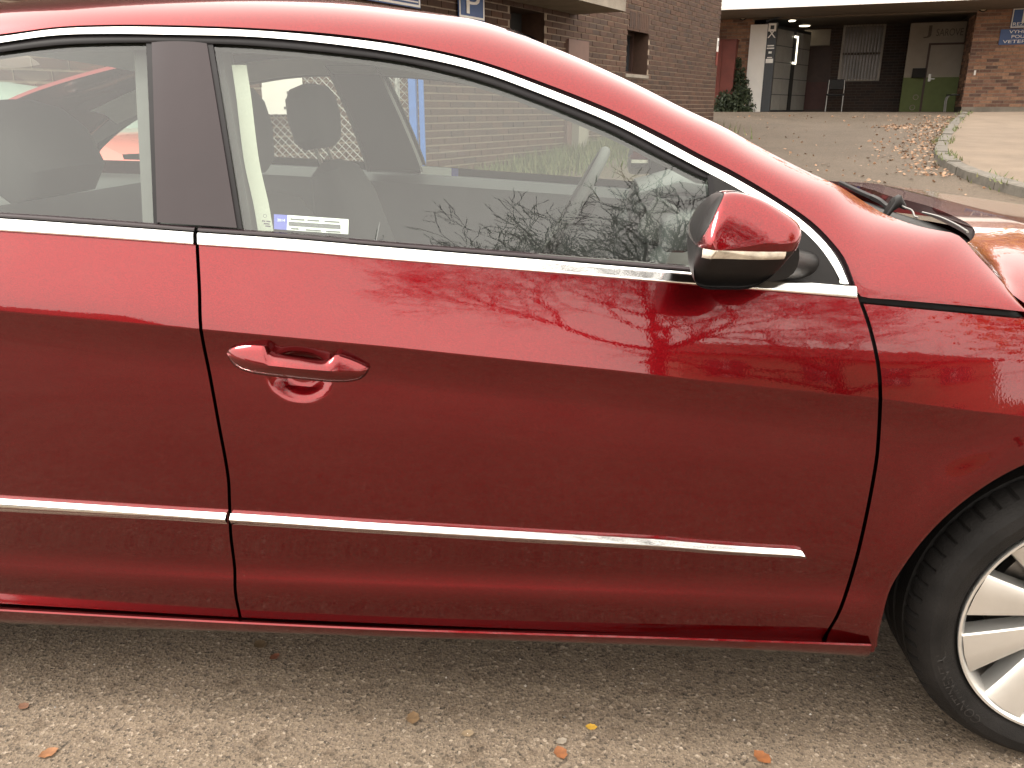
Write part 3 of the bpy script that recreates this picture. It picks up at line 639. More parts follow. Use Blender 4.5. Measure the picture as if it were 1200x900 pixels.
# --- door mirror: shell lofted outwards, then cut into cap, lamp, lower housing and rim
m0 = -.115
outl = [(813.5, 300), (813, 321), (816, 333), (826, 338.2), (850, 339.5), (876, 338.6), (893, 332), (908, 320), (920, 302), (929, 287), (934.5, 270), (932, 261.5), (913, 247), (886.7, 232.5), (862, 226), (847, 228), (836, 237), (824, 256), (816, 277), (813.5, 300)]
oc = crv(outl, 161)[:-1]; O3 = np.array([onY(*p, m0 - .04) for p in oc]); anchor = onY(824, 287, m0 - .04)
Gm = []
tt = np.linspace(-1, 1, 61)
for t in tt:
    if t < 0: s, Y = (1 - abs(t) ** 3.6) ** (1 / 3.0), m0 - .04 - .045 * abs(t) ** 1.05
    else: s, Y = (1 - .55 * t ** 2.4), m0 - .04 + .145 * t
    s = max(s, .02); P = anchor + (O3 - anchor) * np.array([s ** 1.0, 1, s ** .9]); P[:, 1] = Y
    P[:, 0] += .012 * max(0, -t) ** 2; k_ = max(0, -t) ** .7; P[:, 1] += k_ * (np.maximum(0, anchor[2] - .008 - P[:, 2]) * 1.15 + np.maximum(0, P[:, 2] - anchor[2] - .01) * .45); Gm.append(P)
Gm = np.array(Gm); base = MB(); base.grid(Gm, close_v=True, flip=True); kk = Gm.shape[1]
base.f += [tuple(range(kk)), tuple((len(tt) - 1) * kk + j for j in range(kk))[::-1]]
def cutmesh(name, mat, par, planes, grow=0.0):
    me = bpy.data.meshes.new(name); me.from_pydata(base.v, [], base.f); bm = bmesh.new(); bm.from_mesh(me)
    bmesh.ops.recalc_face_normals(bm, faces=bm.faces[:])
    for co, no in planes:
        r = bmesh.ops.bisect_plane(bm, geom=bm.verts[:] + bm.edges[:] + bm.faces[:], plane_co=co, plane_no=no, clear_outer=True)
        ed = [e for e in r['geom_cut'] if isinstance(e, bmesh.types.BMEdge)]
        try: bmesh.ops.holes_fill(bm, edges=ed)
        except Exception: pass
    if grow:
        bm.normal_update()
        for v in bm.verts: v.co += v.normal * grow
    for f in bm.faces: f.smooth = True
    for e in bm.edges:
        if len(e.link_faces) == 2 and e.calc_face_angle(0) > math.radians(40): e.smooth = False
    bm.to_mesh(me); bm.free(); me.materials.append(mat); o = bpy.data.objects.new(name, me); COL.objects.link(o); return adopt(o, par)
zt, zl = onY(870, 292, m0 - .08)[2], onY(870, 304.5, m0 - .08)[2]
pr = onY(829, 268, m0 - .05); pr2 = onY(852, 229, m0 - .05); rimn = np.array([pr2[2] - pr[2], 0, -(pr2[0] - pr[0])]); rimn /= np.linalg.norm(rimn)
if rimn[0] < 0: rimn = -rimn
rim_co = pr + [-.002, 0, 0]
x2 = onY(823.5, 300, m0 - .07)[0]
cap_low = np.array([.035, 0, 1.0]); cap_low /= np.linalg.norm(cap_low)
door_mirror = cutmesh('door_mirror', M['matt_black'], car, [(Vector((0, 0, zl)), Vector((.03, 0, 1)))])
cutmesh('mirror_cap', PAINT, door_mirror, [(Vector((anchor[0], 0, zt)), Vector((-.02, 0, -1))), (Vector(rim_co), Vector(-rimn))], .0012)
cutmesh('indicator_lamp', M['lens'], door_mirror, [(Vector((anchor[0], 0, zt - .0015)), Vector((.02, 0, 1))), (Vector((anchor[0], 0, zl + .001)), Vector((0, 0, -1))), (Vector((x2, 0, 0)), Vector((-1, 0, 0))), (Vector(onY(913, 297, m0 - .04)), Vector((1, 0, 0)))], .0008)
cutmesh('mirror_rim', M['matt_black'], door_mirror, [(Vector((anchor[0], 0, zl + .0005)), Vector((0, 0, -1))), (Vector(rim_co) - Vector(rimn) * .0015, Vector(rimn))], .0006)
cutmesh('mirror_core', M['under'], door_mirror, [(Vector((anchor[0], 0, zl + .0005)), Vector((0, 0, -1))), (Vector(rim_co), Vector(-rimn))], -.002)
ge_ = [onY(814.5, 322, m0), onY(815, 298, m0), onY(824, 260, m0), onY(837, 239, m0)]
part('mirror_glass', MB().grid(np.stack([np.array(ge_) + [.0015, .012, 0], np.array(ge_) + [.0015, .085, 0]])), M['mirror'], door_mirror)
a0 = onS(925, 312, -.0); a1 = onY(905, 300, m0 + .06)
arm = superloft([a1 + [0, -.02, 0], a1 * .6 + a0 * .4 + [0, 0, -.002], a0 * .7 + a1 * .3, a0 + [0, .01, -.0]], [(1, 0, 0)] * 4, [(0, 0, 1)] * 4, [.035, .03, .036, .055], [.034, .026, .022, .028], 2.3, 20)
part('mirror_arm', MB().add(*arm), M['matt_black'], door_mirror)

# --- wheels
def lathe(prof, k=96, c=(0, 0), y0=0):
    a = np.arange(k) * 2 * math.pi / k; P = np.array(prof)
    return np.array([[(c[0] + r * math.cos(t), y0 + y, c[1] + r * math.sin(t)) for r, y in P] for t in a])
def make_wheel(xw, zc_=.306, y0=.030):
    wh = bpy.data.objects.new('wheel', None); COL.objects.link(wh)
    R = .306
    tp = [(.222, .030), (.230, .016), (.240, .006), (.262, -.001), (.280, .003), (.290, .012), (.2965, .024), (R - .004, .034), (R, .046), (R, .062), (R - .007, .064), (R - .007, .070), (R, .072), (R, .108), (R - .008, .110), (R - .008, .118), (R, .120), (R, .150), (R - .008, .152), (R - .008, .160), (R, .162), (R, .190), (R - .006, .205), (.280, .228), (.240, .225), (.222, .20)]
    k = 348; G = lathe(tp, k, (xw, zc_), y0)
    # sipes across the shoulder blocks
    for i in range(k):
        if i % 6 == 0:
            for j in (7, 8, 9):
                d = G[i, j] - np.array([xw, G[i, j, 1], zc_]); d /= np.linalg.norm(d); G[i, j] -= d * (.006 if j < 9 else .004)
    m = MB(); m.grid(G, close_u=True); tyre = part('tyre', m, M['tyre'], wh, True, 28)
    V, F = text_geo('CONTINENTAL', 1); V = V * .026
    def polar(V, ang0, rad): 
        a = ang0 + V[:, 0] / rad; r = rad + V[:, 1]; return np.stack([xw + r * np.cos(a), y0 - .0012 + np.interp(r, [.24, .262, .28, .29], [.006, -.001, .003, .012]), zc_ - r * np.sin(a)], 1)
    for ang in (math.radians(148), math.radians(328)):
        mk('sidewall_lettering', polar(V * [-1, 1] * [-1, 1], ang, .262)[:, :], F, M['tyre_text'], tyre, False)
    rp = [(.2235, .040), (.2265, .016), (.2300, .010), (.2295, .006), (.2250, .006), (.2200, .012), (.2130, .022), (.2080, .045), (.2060, .09), (.2060, .19)]
    m = MB(); m.grid(lathe(rp, 120, (xw, zc_), y0), close_u=True)
    rim = part('rim', m, M['alloy'], wh, True, 50)
    sp = MB(); ns = 14
    for q in range(5):
        a0_ = math.pi + math.radians(1.5) + q * 2 * math.pi / 5
        for sd in (-1, 1):
            Gs = []
            for i, r in enumerate(np.linspace(.048, .2195, ns)):
                u = (r - .048) / .1715
                off = math.radians(9 + 6.2 * u) if True else 0
                wd = .015 + .0195 * u + .010 * max(0, u - .85) / .15     # half width
                cen = r * off * sd * 1.0
                inner = sd * (.0065 + .0125 * u); outer = sd * (.038 + .069 * u ** 1.1)
                y = y0 + .040 - .028 * u ** .8
                er = np.array([math.cos(a0_), 0, math.sin(a0_)]); et = np.array([-math.sin(a0_), 0, math.cos(a0_)])
                pp = lambda o, yy: np.array([xw, yy, zc_]) + er * math.sqrt(max(r * r - o * o, 1e-5)) + et * o
                ring = [pp(inner, y + .035), pp(inner + sd * .0015, y + .003), pp(inner + sd * .004, y),
                        pp(inner * .5 + outer * .5, y - .0015), pp(outer - sd * .006, y + .001), pp(outer - sd * .0015, y + .005), pp(outer, y + .04)]
                Gs.append(ring)
            sp.grid(np.array(Gs), flip=sd > 0)
    hub = [(.0, .018), (.03, .018), (.033, .020), (.036, .03), (.06, .036), (.072, .045), (.075, .08)]
    sp.grid(lathe([(max(r, .0005), y) for r, y in hub], 40, (xw, zc_), y0), close_u=True)
    part('spoke_set', sp, M['alloy'], wh, True, 35)
    dm = MB(); dm.grid(lathe([(.06, .085), (.145, .085), (.145, .105), (.06, .105)], 48, (xw, zc_), y0), close_u=True)
    dm.add(*rounded(xw + .12, y0 + .095, zc_ + .04, .06, .08, .12, .01)); part('brake_disc', dm, M['disc'], wh, True, 30)
    part('wheel_well', MB().grid(lathe([(.20, .24), (.001, .24)], 40, (xw, zc_), y0), close_u=True), M['under'], wh)
    return wh
for xw in (0.0, -2.71):
    wh = make_wheel(xw); adopt(wh, car)
    far_w = [wh]
# liners behind the arches and dark inner body
def liner(xw):
    a = np.linspace(math.radians(-12), math.radians(192), 40)
    G = np.array([[(xw - .395 * math.cos(t), y, .31 + .395 * math.sin(t)) for y in (.045, .2, .42)] for t in a]); m = MB(); m.grid(G)
    return part('wheel_arch_liner', m, M['under'])
liners = [liner(0.0), liner(-2.71)]
xs = np.linspace(-2.32, -.40, 40); zz = np.linspace(.20, .86, 14)
inner = part('inner_body', MB().grid(np.array([[(x, float(S(x, z)) + .045, z) for x in xs] for z in zz])), M['under'])
inner2 = part('inner_body', MB().grid(np.array([[(x, float(S(x, zb(x) - .04 + t)) + .026, float(zb(x)) - .04 + min(t, .062 if x < -.36 else .040)) for x in np.linspace(-.62, -.1, 20)] for t in np.linspace(-.1, .062, 8)])), M['under'])
part('underbody', MB().box((-1.42, W_CAR / 2, .215), (4.0, 1.42, .05)), M['under'], None, False)

# --- inside of the car
def inner_quad(name, tl, tr, bl, br, off, mat, nu=8, nv=14):
    u = np.linspace(0, 1, nu)[:, None]
    G = np.array([onSv((1 - t) * ((1 - u) * np.array(bl) + u * np.array(br)) + t * ((1 - u) * np.array(tl) + u * np.array(tr)), off) for t in np.linspace(0, 1, nv)])
    m = MB(); m.grid(G)
    for s in skirt(G, .05): m.grid(s)
    return part(name, m, mat)
M['pillar_trim'] = plain('grey_pillar_trim', (.085, .085, .082), .8, 0, .08, 40)
inside = []
inside.append(inner_quad('inner_pillar_trim', (156, 40), (256, 40), (168, 275), (296, 275), .055, M['pillar_trim']))
up_in = [(x, y - 8) for x, y in WTx]; lo_in = [(x, y + 9) for x, y in WTx[2:]]
lo_in = lo_in[:-1]
Gi = np.stack([cS(lo_in + [(826, 216)], 110, .034), cS(lo_in + [(826, 216)], 110, .03), cS(up_in, 110, .045)]); inside.append(part('inner_roof_rail', MB().grid(Gi), M['pillar_trim']))
# headliner flank: from the window head to the roof lining
e = cS([(x, y + 7) for x, y in WTx[2:]], 90, .05); hd = e.copy(); hd[:, 1] += .16; hd[:, 2] += .045
inside.append(part('headliner_edge', MB().grid(np.stack([e, e * .5 + hd * .5 + [0, -.01, .012], hd])), M['trim_grey']))
xs = np.linspace(-2.35, -.55, 40)
G = np.array([[(x, float(S(x, zb(x))) + o, float(zb(x)) + dz) for x in xs] for o, dz in ((.020, -.006), (.028, .004), (.05, .0), (.075, -.03), (.07, -.18), (.10, -.24), (.085, -.6))])
inside.append(part('door_lining', MB().grid(G), M['dash']))
G = np.array([[(x, float(S(x, z)) + .06, z) for x in np.linspace(-2.9, -2.3, 12)] for z in np.linspace(1.0, 1.30, 10)])
part('cabin_floor', MB().box((-1.55, W_CAR / 2, .27), (2.3, 1.5, .04)), M['dash'], None, False)
# seats
def seat(hc, yc, wide=.50):
    """front seat with its headrest centred at hc (x, z)"""
    sx, sz = hc
    t = np.array([[.28, 0, -.80], [.20, 0, -.62], [.13, 0, -.42], [.085, 0, -.25], [.055, 0, -.165], [.04, 0, -.135]]); C = np.array([sx, yc, sz]) + t
    ax = np.array([.95, 0, .30]); ax /= np.linalg.norm(ax)
    o = part('seat', MB().add(*superloft(C, [(0, 1, 0)] * 6, [ax] * 6, [.25, .255, .25, .225, .17, .06], [.085, .085, .075, .065, .05, .02], 3.2, 28)), M['cloth'])
    q = np.array([.98, 0, .18]); Ch = np.array([[sx + .012, yc, sz - .095], [sx + .008, yc, sz - .07], [sx, yc, sz], [sx - .008, yc, sz + .055], [sx - .012, yc, sz + .085], [sx - .012, yc, sz + .097]])
    part('headrest', MB().add(*superloft(Ch, [(0, 1, 0)] * 6, [q] * 6, [.09, .13, .142, .138, .11, .05], [.035, .055, .064, .058, .045, .015], 3, 28)), M['cloth'], o)
    for s in (-.06, .06): part('headrest_post', MB().tube([(sx + .01, yc + s, sz - .085), (sx + .045, yc + s, sz - .18)], .0065, 8), M['disc'], o)
    part('seat_cushion', MB().add(*rounded(sx + .48, yc, sz - .72, .52, .50, .16, .05, 3, rotY(math.radians(-10)))), M['cloth'], o)
    return o
hn = onY(272, 152, .50); hf = onY(369, 137, 1.36)
seat((hn[0], hn[2] - .005), .50); seat((hf[0], hf[2]), 1.36)
rb = onY(30, 205, .55)
bench = part('rear_bench', MB().add(*superloft([(rb[0] + .30, W_CAR/2, .45), (rb[0] + .14, W_CAR/2, .70), (rb[0] + .02, W_CAR/2, .92), (rb[0] - .02, W_CAR/2, .99)], [(0, 1, 0)] * 4, [(1, 0, .2)] * 4, [.66, .66, .62, .5], [.10, .09, .08, .03], 4, 36)), M['cloth'])
for yy, sx_ in ((.50, 0), (1.36, 0)):
    p = onY(38, 160, .50)
    part('headrest', MB().add(*superloft([(p[0] + .03, yy, p[2] - .13), (p[0] + .02, yy, p[2] - .08), (p[0], yy, p[2]), (p[0] - .02, yy, p[2] + .05), (p[0] - .03, yy, p[2] + .075)], [(0, 1, 0)] * 5, [(1, 0, .2)] * 5, [.13, .15, .145, .12, .06], [.05, .10, .09, .06, .02], 2.4, 28)), M['cloth'], bench)
G = np.array([[(x, y, .97 + .03 * (-2.5 - x)) for y in np.linspace(.2, 1.65, 6)] for x in np.linspace(-3.1, -2.25, 5)]); part('parcel_shelf', MB().grid(G), M['dash'])
# belt hanging from the centre pillar
bt_ = [onS(279, 76, .05), onS(284, 110, .055), onS(294, 190, .06), onS(305, 240, .058), onS(311, 275, .05)]; bt_ = crv(bt_, 24)
part('seat_belt', MB().grid(np.stack([bt_ + [-.0125, 0, 0], bt_ + [.0145, .004, 0]])), M['belt'])
# dashboard, binnacle, column and wheel
dx = np.array([-.84, -.82, -.74, -.62, -.52, -.44]); dz = np.array([.62, .84, .905, .915, .92, .925])
G = np.array([[(x + .05 * (1 - ((y - W_CAR / 2) / .8) ** 2), y, z + .01 * math.cos((y - .93) * 3)) for y in np.linspace(.14, W_CAR - .14, 30)] for x, z in zip(dx, dz)])
dash = part('dashboard', MB().grid(G), M['dash'])
part('instrument_hood', MB().add(*superloft([(-.80, 1.36, .90), (-.78, 1.36, .955), (-.66, 1.36, .985), (-.5, 1.36, .96), (-.42, 1.36, .93)], [(0, 1, 0)] * 5, [(0, 0, 1)] * 5, [.16, .19, .19, .17, .12], [.03, .03, .035, .03, .02], 3, 24)), M['dash'], dash)
for yy in (.24, .86): 
    p = onY(790, 272, .24) if yy < .5 else (-.70, .86, .86)
    part('air_vent', MB().add(*rounded(-.765 if yy > .5 else p[0], yy, .90 if yy > .5 else p[2], .05, .12, .06, .012)), M['dash'], dash)
part('phone_holder', MB().add(*rounded(*(onY(771, 258, .30)), .05, .06, .075, .008, 2, rotY(.5))).tube(crv([onY(768, 280, .30), onY(762, 262, .30), onY(785, 240, .30)], 10), .006, 8), M['pillar_trim'], dash)
cw = onY(674, 238, 1.36); nrm = np.array([-.87, 0, .49]); nrm /= np.linalg.norm(nrm); uu = np.array([0, 1, 0]); vv = np.cross(nrm, uu)
a = np.linspace(0, 2 * math.pi, 49)[:-1]; b_ = np.linspace(0, 2 * math.pi, 13)[:-1]
G = np.array([[cw + (.182 + .0165 * math.cos(q)) * (math.cos(t) * uu + math.sin(t) * vv) + .0165 * math.sin(q) * nrm for q in b_] for t in a])
sw = part('steering_wheel', MB().grid(G, True, True), M['pillar_trim'])
mm = MB().add(*superloft([cw - nrm * .06, cw - nrm * .02, cw + nrm * .012, cw + nrm * .02], [uu] * 4, [vv] * 4, [.05, .075, .07, .03], [.05, .07, .065, .03], 2.5, 20))
for t in (0, math.pi, -math.pi / 2): mm.tube([cw, cw + .178 * (math.cos(t) * uu + math.sin(t) * vv)], .016, 8)
part('steering_hub', mm, M['matt_black'], sw)

# --- rest of the body: the other flank is the mirror image of this one
def mirrored(o, par=None):
    c = o.copy(); COL.objects.link(c); c.scale = (1, -1, 1); c.location = (0, W_CAR, 0)
    if par is not None: c.parent = par; c.matrix_parent_inverse = o.matrix_parent_inverse.copy()
    for ch in o.children:
        k = ch.copy(); COL.objects.link(k); k.parent = c
        for g in ch.children:
            q = g.copy(); COL.objects.link(q); q.parent = k
    return c
both = [o for o in list(car.children) if o.name.split('.')[0] in ('front_door', 'rear_door', 'front_fender', 'rear_quarter_panel', 'window_gap', 'window_surround', 'window_seal', 'belt_backing', 'pillar_cover', 'pillar_seal', 'side_frame', 'side_sill', 'door_mirror', 'wheel', 'wheel_arch_liner', 'inner_body', 'inner_pillar_trim', 'inner_roof_rail', 'headliner_edge', 'door_lining')]
for o in both: mirrored(o, car)
# nose and tail
def endcap(name, x, bulge, zlist, mat, par=None):
    G = []
    for z, k in zlist:
        y0 = float(S(x, z)); t = np.linspace(0, 1, 25); y = y0 + (W_CAR - 2 * y0) * t
        G.append(np.stack([x + bulge * k * (1 - abs(2 * t - 1) ** 3), y, np.full(25, z)], 1))
    return part(name, MB().grid(np.array(G)), mat, par)
fb = endcap('front_bumper', .86, .12, [(.20, .6), (.30, .9), (.42, 1), (.55, 1), (.66, .9), (.72, .7), (.735, .4)], PAINT)
part('grille', MB().box((.985, W_CAR / 2, .60), (.03, .9, .09)), M['matt_black'], fb, False); part('lower_grille', MB().box((.985, W_CAR / 2, .36), (.03, 1.1, .10)), M['matt_black'], fb, False)
for s in (0, 1):
    v, f_ = rounded(.90, .34 if s == 0 else W_CAR - .34, .655, .10, .30, .11, .03); part('headlight', MB().add(v, f_), M['lens'])
tb = endcap('rear_bumper', -3.72, -.14, [(.22, .5), (.32, .9), (.5, 1), (.7, 1), (.85, .9), (.95, .7)], PAINT)
part('number_plate', MB().box((-3.875, W_CAR / 2, .62), (.01, .52, .11)), M['trim_grey'], tb, False)
y0 = .42; G = np.array([[(x, y, z + .02 * (1 - (2 * (y - .3) / (W_CAR - .6) - 1) ** 2)) for y in np.linspace(.24, W_CAR - .24, 12)] for x, z in ((-3.22, 1.085), (-3.45, 1.06), (-3.72, 1.02), (-3.84, .94))]); part('boot_lid', MB().grid(G), PAINT)
for s in (0, 1):
    v, f_ = rounded(-3.74, .30 if s == 0 else W_CAR - .30, .82, .12, .32, .14, .03); part('tail_light', MB().add(v, f_), M['gloss_black'])
# sticker inside the front window
M['st_white'] = plain('sticker_white', (.78, .80, .78), .5, 0, .03); M['st_blue'] = plain('sticker_blue', (.10, .11, .42), .5, 0, .05); M['ink'] = plain('dark_ink', (.10, .10, .11), .6, 0, .3, 200)
def sq(name, tl, tr, bl, br, mat, par, off=.013):
    P = [onS(*p, off) for p in (bl, br, tr, tl)]; return mk(name, P, [(0, 1, 2, 3)], mat, par, False)
stk = sq('window_sticker', (337, 252), (408.5, 257), (336, 269.5), (408, 274.5), M['st_white'], front_door, .0135)
sq('sticker_band', (321, 251), (337, 252), (321, 268.5), (336, 269.5), M['st_blue'], stk, .0134)
sq('sticker_barcode', (338, 259.6), (399, 263.4), (338, 264.4), (399, 268.6), M['ink'], stk, .0128)
def onpane_text(s, px, py, wpx, hpx, mat, par, slope=.068, off=.0126):
    V, F = text_geo(s); V = V - [(V[:, 0].max() + V[:, 0].min()) / 2, (V[:, 1].max() + V[:, 1].min()) / 2]
    kx = wpx / np.ptp(V[:, 0]); ky = hpx / np.ptp(V[:, 1])
    P = onSv(np.stack([px + V[:, 0] * kx, py + V[:, 0] * kx * slope - V[:, 1] * ky], 1), off); return mk('lettering', P, F, mat, par, False)
onpane_text('2014', 329.5, 258, 9, 3.2, M['st_white'], stk)
for x0, y0, x1 in ((340, 255.7, 357), (360, 257.0, 374), (341, 266.8, 350), (358, 268.4, 376), (382, 270.0, 399), (380, 258.3, 398)):   # lines of print too small to read
    sq('print_line', (x0, y0), (x1, y0 + (x1 - x0) * .068), (x0, y0 + 1.7), (x1, y0 + 1.7 + (x1 - x0) * .068), M['ink'], stk, .0127)
onpane_text('O', 310.5, 253, 4.5, 4.5, M['ink'], window_pane); [sq('etched_mark', (x0, y0), (x1, y0 + .5), (x0, y0 + 1.6), (x1, y0 + 2.1), M['ink'], window_pane, .0095) for x0, y0, x1 in ((307, 258, 311), (312, 258.5, 317), (309, 261.2, 316), (311, 264, 317))]
part('window_aerial', MB().tube([onS(441, 282, .013), onS(445, 261, .013)], .0008, 5), M['ink'], front_door)
# far door sticker seen from behind through the cabin
P = [onY(*p, 1.70) for p in ((493, 204), (529, 206), (529, 197), (493, 194.5))]; mk('window_sticker', P, [(0, 1, 2, 3)], M['st_white'], car, False)
P = [onY(*p, 1.70) for p in ((529, 206), (537, 206.5), (537, 197.8), (529, 197))]; mk('window_sticker', P, [(0, 1, 2, 3)], M['st_blue'], car, False)

# ================================================================== SURROUNDINGS
M['brick_a'] = brick_mat('dark_red_brick', [(.038, .018, .010), (.062, .028, .015), (.048, .022, .013), (.074, .034, .018), (.032, .017, .011), (.066, .030, .016)])
M['brick_b'] = brick_mat('mixed_tan_brick', [(.28, .14, .085), (.35, .19, .12), (.15, .08, .058), (.32, .175, .11), (.38, .22, .14), (.22, .115, .08), (.10, .062, .052), (.34, .18, .12)])
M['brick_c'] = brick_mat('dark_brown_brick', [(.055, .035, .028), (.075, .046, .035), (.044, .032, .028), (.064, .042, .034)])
M['mortar'] = plain('pale_mortar', (.24, .19, .145), .9, 0, .2, 30, .2, 200)
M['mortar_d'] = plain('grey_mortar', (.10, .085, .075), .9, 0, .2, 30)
M['concrete'] = plain('weathered_concrete', (.23, .205, .17), .9, 0, .22, 3, .3, 60)
M['slab'] = plain('sandy_pavement', (.145, .109, .078), .9, 0, .16, 2.2, .4, 90)
M['kerb'] = plain('granite_kerb', (.11, .098, .082), .85, 0, .25, 9, .4, 70)
M['white'] = plain('white_painted_metal', (.78, .77, .74), .45, 0, .04, 4)
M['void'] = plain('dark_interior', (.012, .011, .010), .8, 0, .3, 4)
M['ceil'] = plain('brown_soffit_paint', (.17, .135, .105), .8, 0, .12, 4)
M['blue'] = plain('sign_blue', (.035, .085, .24), .4, 0, .06, 6)
M['signwhite'] = plain('sign_white', (.80, .79, .76), .4, 0, .04, 6)
M['redsheet'] = plain('red_painted_sheet', (.17, .042, .033), .5, 0, .15, 5)
M['green'] = plain('green_wall_paint', (.095, .125, .035), .7, 0, .12, 4)
M['beige'] = plain('beige_wall_paint', (.26, .23, .19), .75, 0, .1, 3)
M['anthracite'] = plain('anthracite_sheet', (.022, .026, .032), .45, 0, .1, 8)
M['steel'] = plain('locker_grey_sheet', (.32, .31, .28), .4, .3, .08, 6)
M['galv'] = plain('galvanised_steel', (.38, .38, .37), .45, .6, .15, 20)
M['brown'] = plain('brown_door_paint', (.045, .022, .016), .6, 0, .2, 6)
M['lampglass'] = plain('opal_lamp_glass', (.72, .64, .48), .3, 0, .05, 6)
M['lit'] = emit('lit_ceiling_lamp', (1.0, .86, .62), 2.2)
M['litw'] = emit('lit_screen_frame', (1.0, .93, .75), 1.2)
M['gatblue'] = plain('blue_gate_paint', (.06, .16, .46), .5, 0, .1, 10)
M['ivy'] = leaf_mat('dark_green_leaves', [(.018, .030, .014), (.034, .050, .020), (.026, .044, .022), (.055, .070, .030), (.014, .024, .012)])
M['autumn'] = leaf_mat('yellow_autumn_leaves', [(.62, .27, .03), (.70, .36, .05), (.50, .18, .02), (.66, .32, .04), (.45, .22, .04)])
M['litter'] = leaf_mat('dry_fallen_leaves', [(.26, .14, .08), (.36, .21, .12), (.18, .11, .07), (.33, .22, .14), (.22, .14, .09)])
M['bark'] = plain('dark_bark', (.030, .024, .020), .9, 0, .3, 12, .5, 40)
M['grass'] = leaf_mat('rough_grass', [(.075, .10, .03), (.11, .13, .045), (.15, .14, .06), (.06, .085, .028)])
M['plaster'] = plain('ochre_plaster', (.34, .27, .18), .9, 0, .12, 2)
M['roof'] = plain('roof_tiles', (.16, .06, .04), .8, 0, .2, 20)
M['winglass'] = plain('house_window_glass', (.03, .035, .04), .08, 0, .1, 2)

def unit(v): v = np.array(v, float); return v / np.linalg.norm(v)
class WallFrame:
    """vertical plane: origin P, e runs along it, n faces the street"""
    def __init__(s, P, e, n): s.P = np.array(P, float); s.e = unit(e); s.n = unit(n)
    def sz(s, px, py, off=0): Q = onplane(px, py, s.P + s.n * off, s.n); return float(np.dot(Q - s.P, s.e)), float(Q[2])
    def pt(s, a, z, off=0): Q = s.P + s.e * a + s.n * off; return np.array([Q[0], Q[1], z])
    def R(s): return np.stack([s.e, -s.n, np.array([0, 0, 1.0])], 1)
    def box(s, m, a0, a1, z0, z1, d0, d1):
        c = s.pt((a0 + a1) / 2, (z0 + z1) / 2, (d0 + d1) / 2); return m.box(c, (abs(a1 - a0), abs(d1 - d0), abs(z1 - z0)), s.R())
def wall_sheet(m, wf, a0, a1, z0, z1, holes, off=0, thick=.3):
    A = sorted({a0, a1, *[h[0] for h in holes], *[h[1] for h in holes]}); Z = sorted({z0, z1, *[h[2] for h in holes], *[h[3] for h in holes]})
    A = [a for a in A if a0 <= a <= a1]; Z = [z for z in Z if z0 <= z <= z1]
    for i in range(len(A) - 1):
        for j in range(len(Z) - 1):
            ca, cz = (A[i] + A[i+1]) / 2, (Z[j] + Z[j+1]) / 2
            if any(h[0] < ca < h[1] and h[2] < cz < h[3] for h in holes): continue
            m.add([wf.pt(A[i], Z[j], off), wf.pt(A[i+1], Z[j], off), wf.pt(A[i+1], Z[j+1], off), wf.pt(A[i], Z[j+1], off)], [(0, 1, 2, 3)])
    for h in (holes if thick else []):
        q = [(h[0], h[2]), (h[1], h[2]), (h[1], h[3]), (h[0], h[3])]
        for k in range(4):
            (x0, y0), (x1, y1) = q[k], q[(k + 1) % 4]; m.add([wf.pt(x0, y0, off), wf.pt(x1, y1, off), wf.pt(x1, y1, off - thick), wf.pt(x0, y0, off - thick)], [(0, 1, 2, 3)])
BRICK = {}
def brick_mesh(L, mat):
    key = (round(L, 3), mat.name)
    if key not in BRICK:
        m = MB().box((0, 0, 0), (L, .03, .061)); me = bpy.data.meshes.new('brick'); me.from_pydata(m.v, [], m.f); me.update(); me.materials.append(mat); BRICK[key] = me
    return BRICK[key]
def lay_bricks(wf, a0, a1, z0, z1, holes, mat, parent, nmax, score, off=0.0, name='brick'):
    """running bond; the nmax highest scoring bricks become objects, the others one mesh"""
    rows = []; j = 0; z = z0 + .04
    while z + .033 < z1:
        a = a0 - (.126 if j % 2 else 0)
        while a < a1:
            lo, hi = max(a, a0), min(a + .24, a1)
            if hi - lo > .05 and not any(h[0] - .0 < (lo + hi) / 2 < h[1] and h[2] < z < h[3] for h in holes):
                L = hi - lo
                for h in holes:
                    if h[2] < z < h[3]:
                        if lo < h[0] < hi: hi = h[0]
                        if lo < h[1] < hi: lo = h[1]
                rows.append(((lo + hi) / 2, z, hi - lo))
            a += .252
        z += .077; j += 1
    R4 = Matrix(wf.R().tolist()).to_4x4(); sc_ = [score(a, z) for a, z, L in rows]; order = np.argsort(-np.array(sc_)); rest = MB(); k = 0
    for i in order:
        a, z, L = rows[i]; d = off + rng.uniform(-.003, .003)
        if k < nmax and sc_[i] > 0:
            o = bpy.data.objects.new(name, brick_mesh(round(L, 2), mat)); COL.objects.link(o)
            o.matrix_basis = Matrix.Translation(wf.pt(a, z, d)) @ R4; o.parent = parent; k += 1
        else: rest.box(wf.pt(a, z, d), (L, .03, .061), wf.R())
    if rest.v: tag(rest.build('brickwork', mat, parent), kind='stuff')
    return k

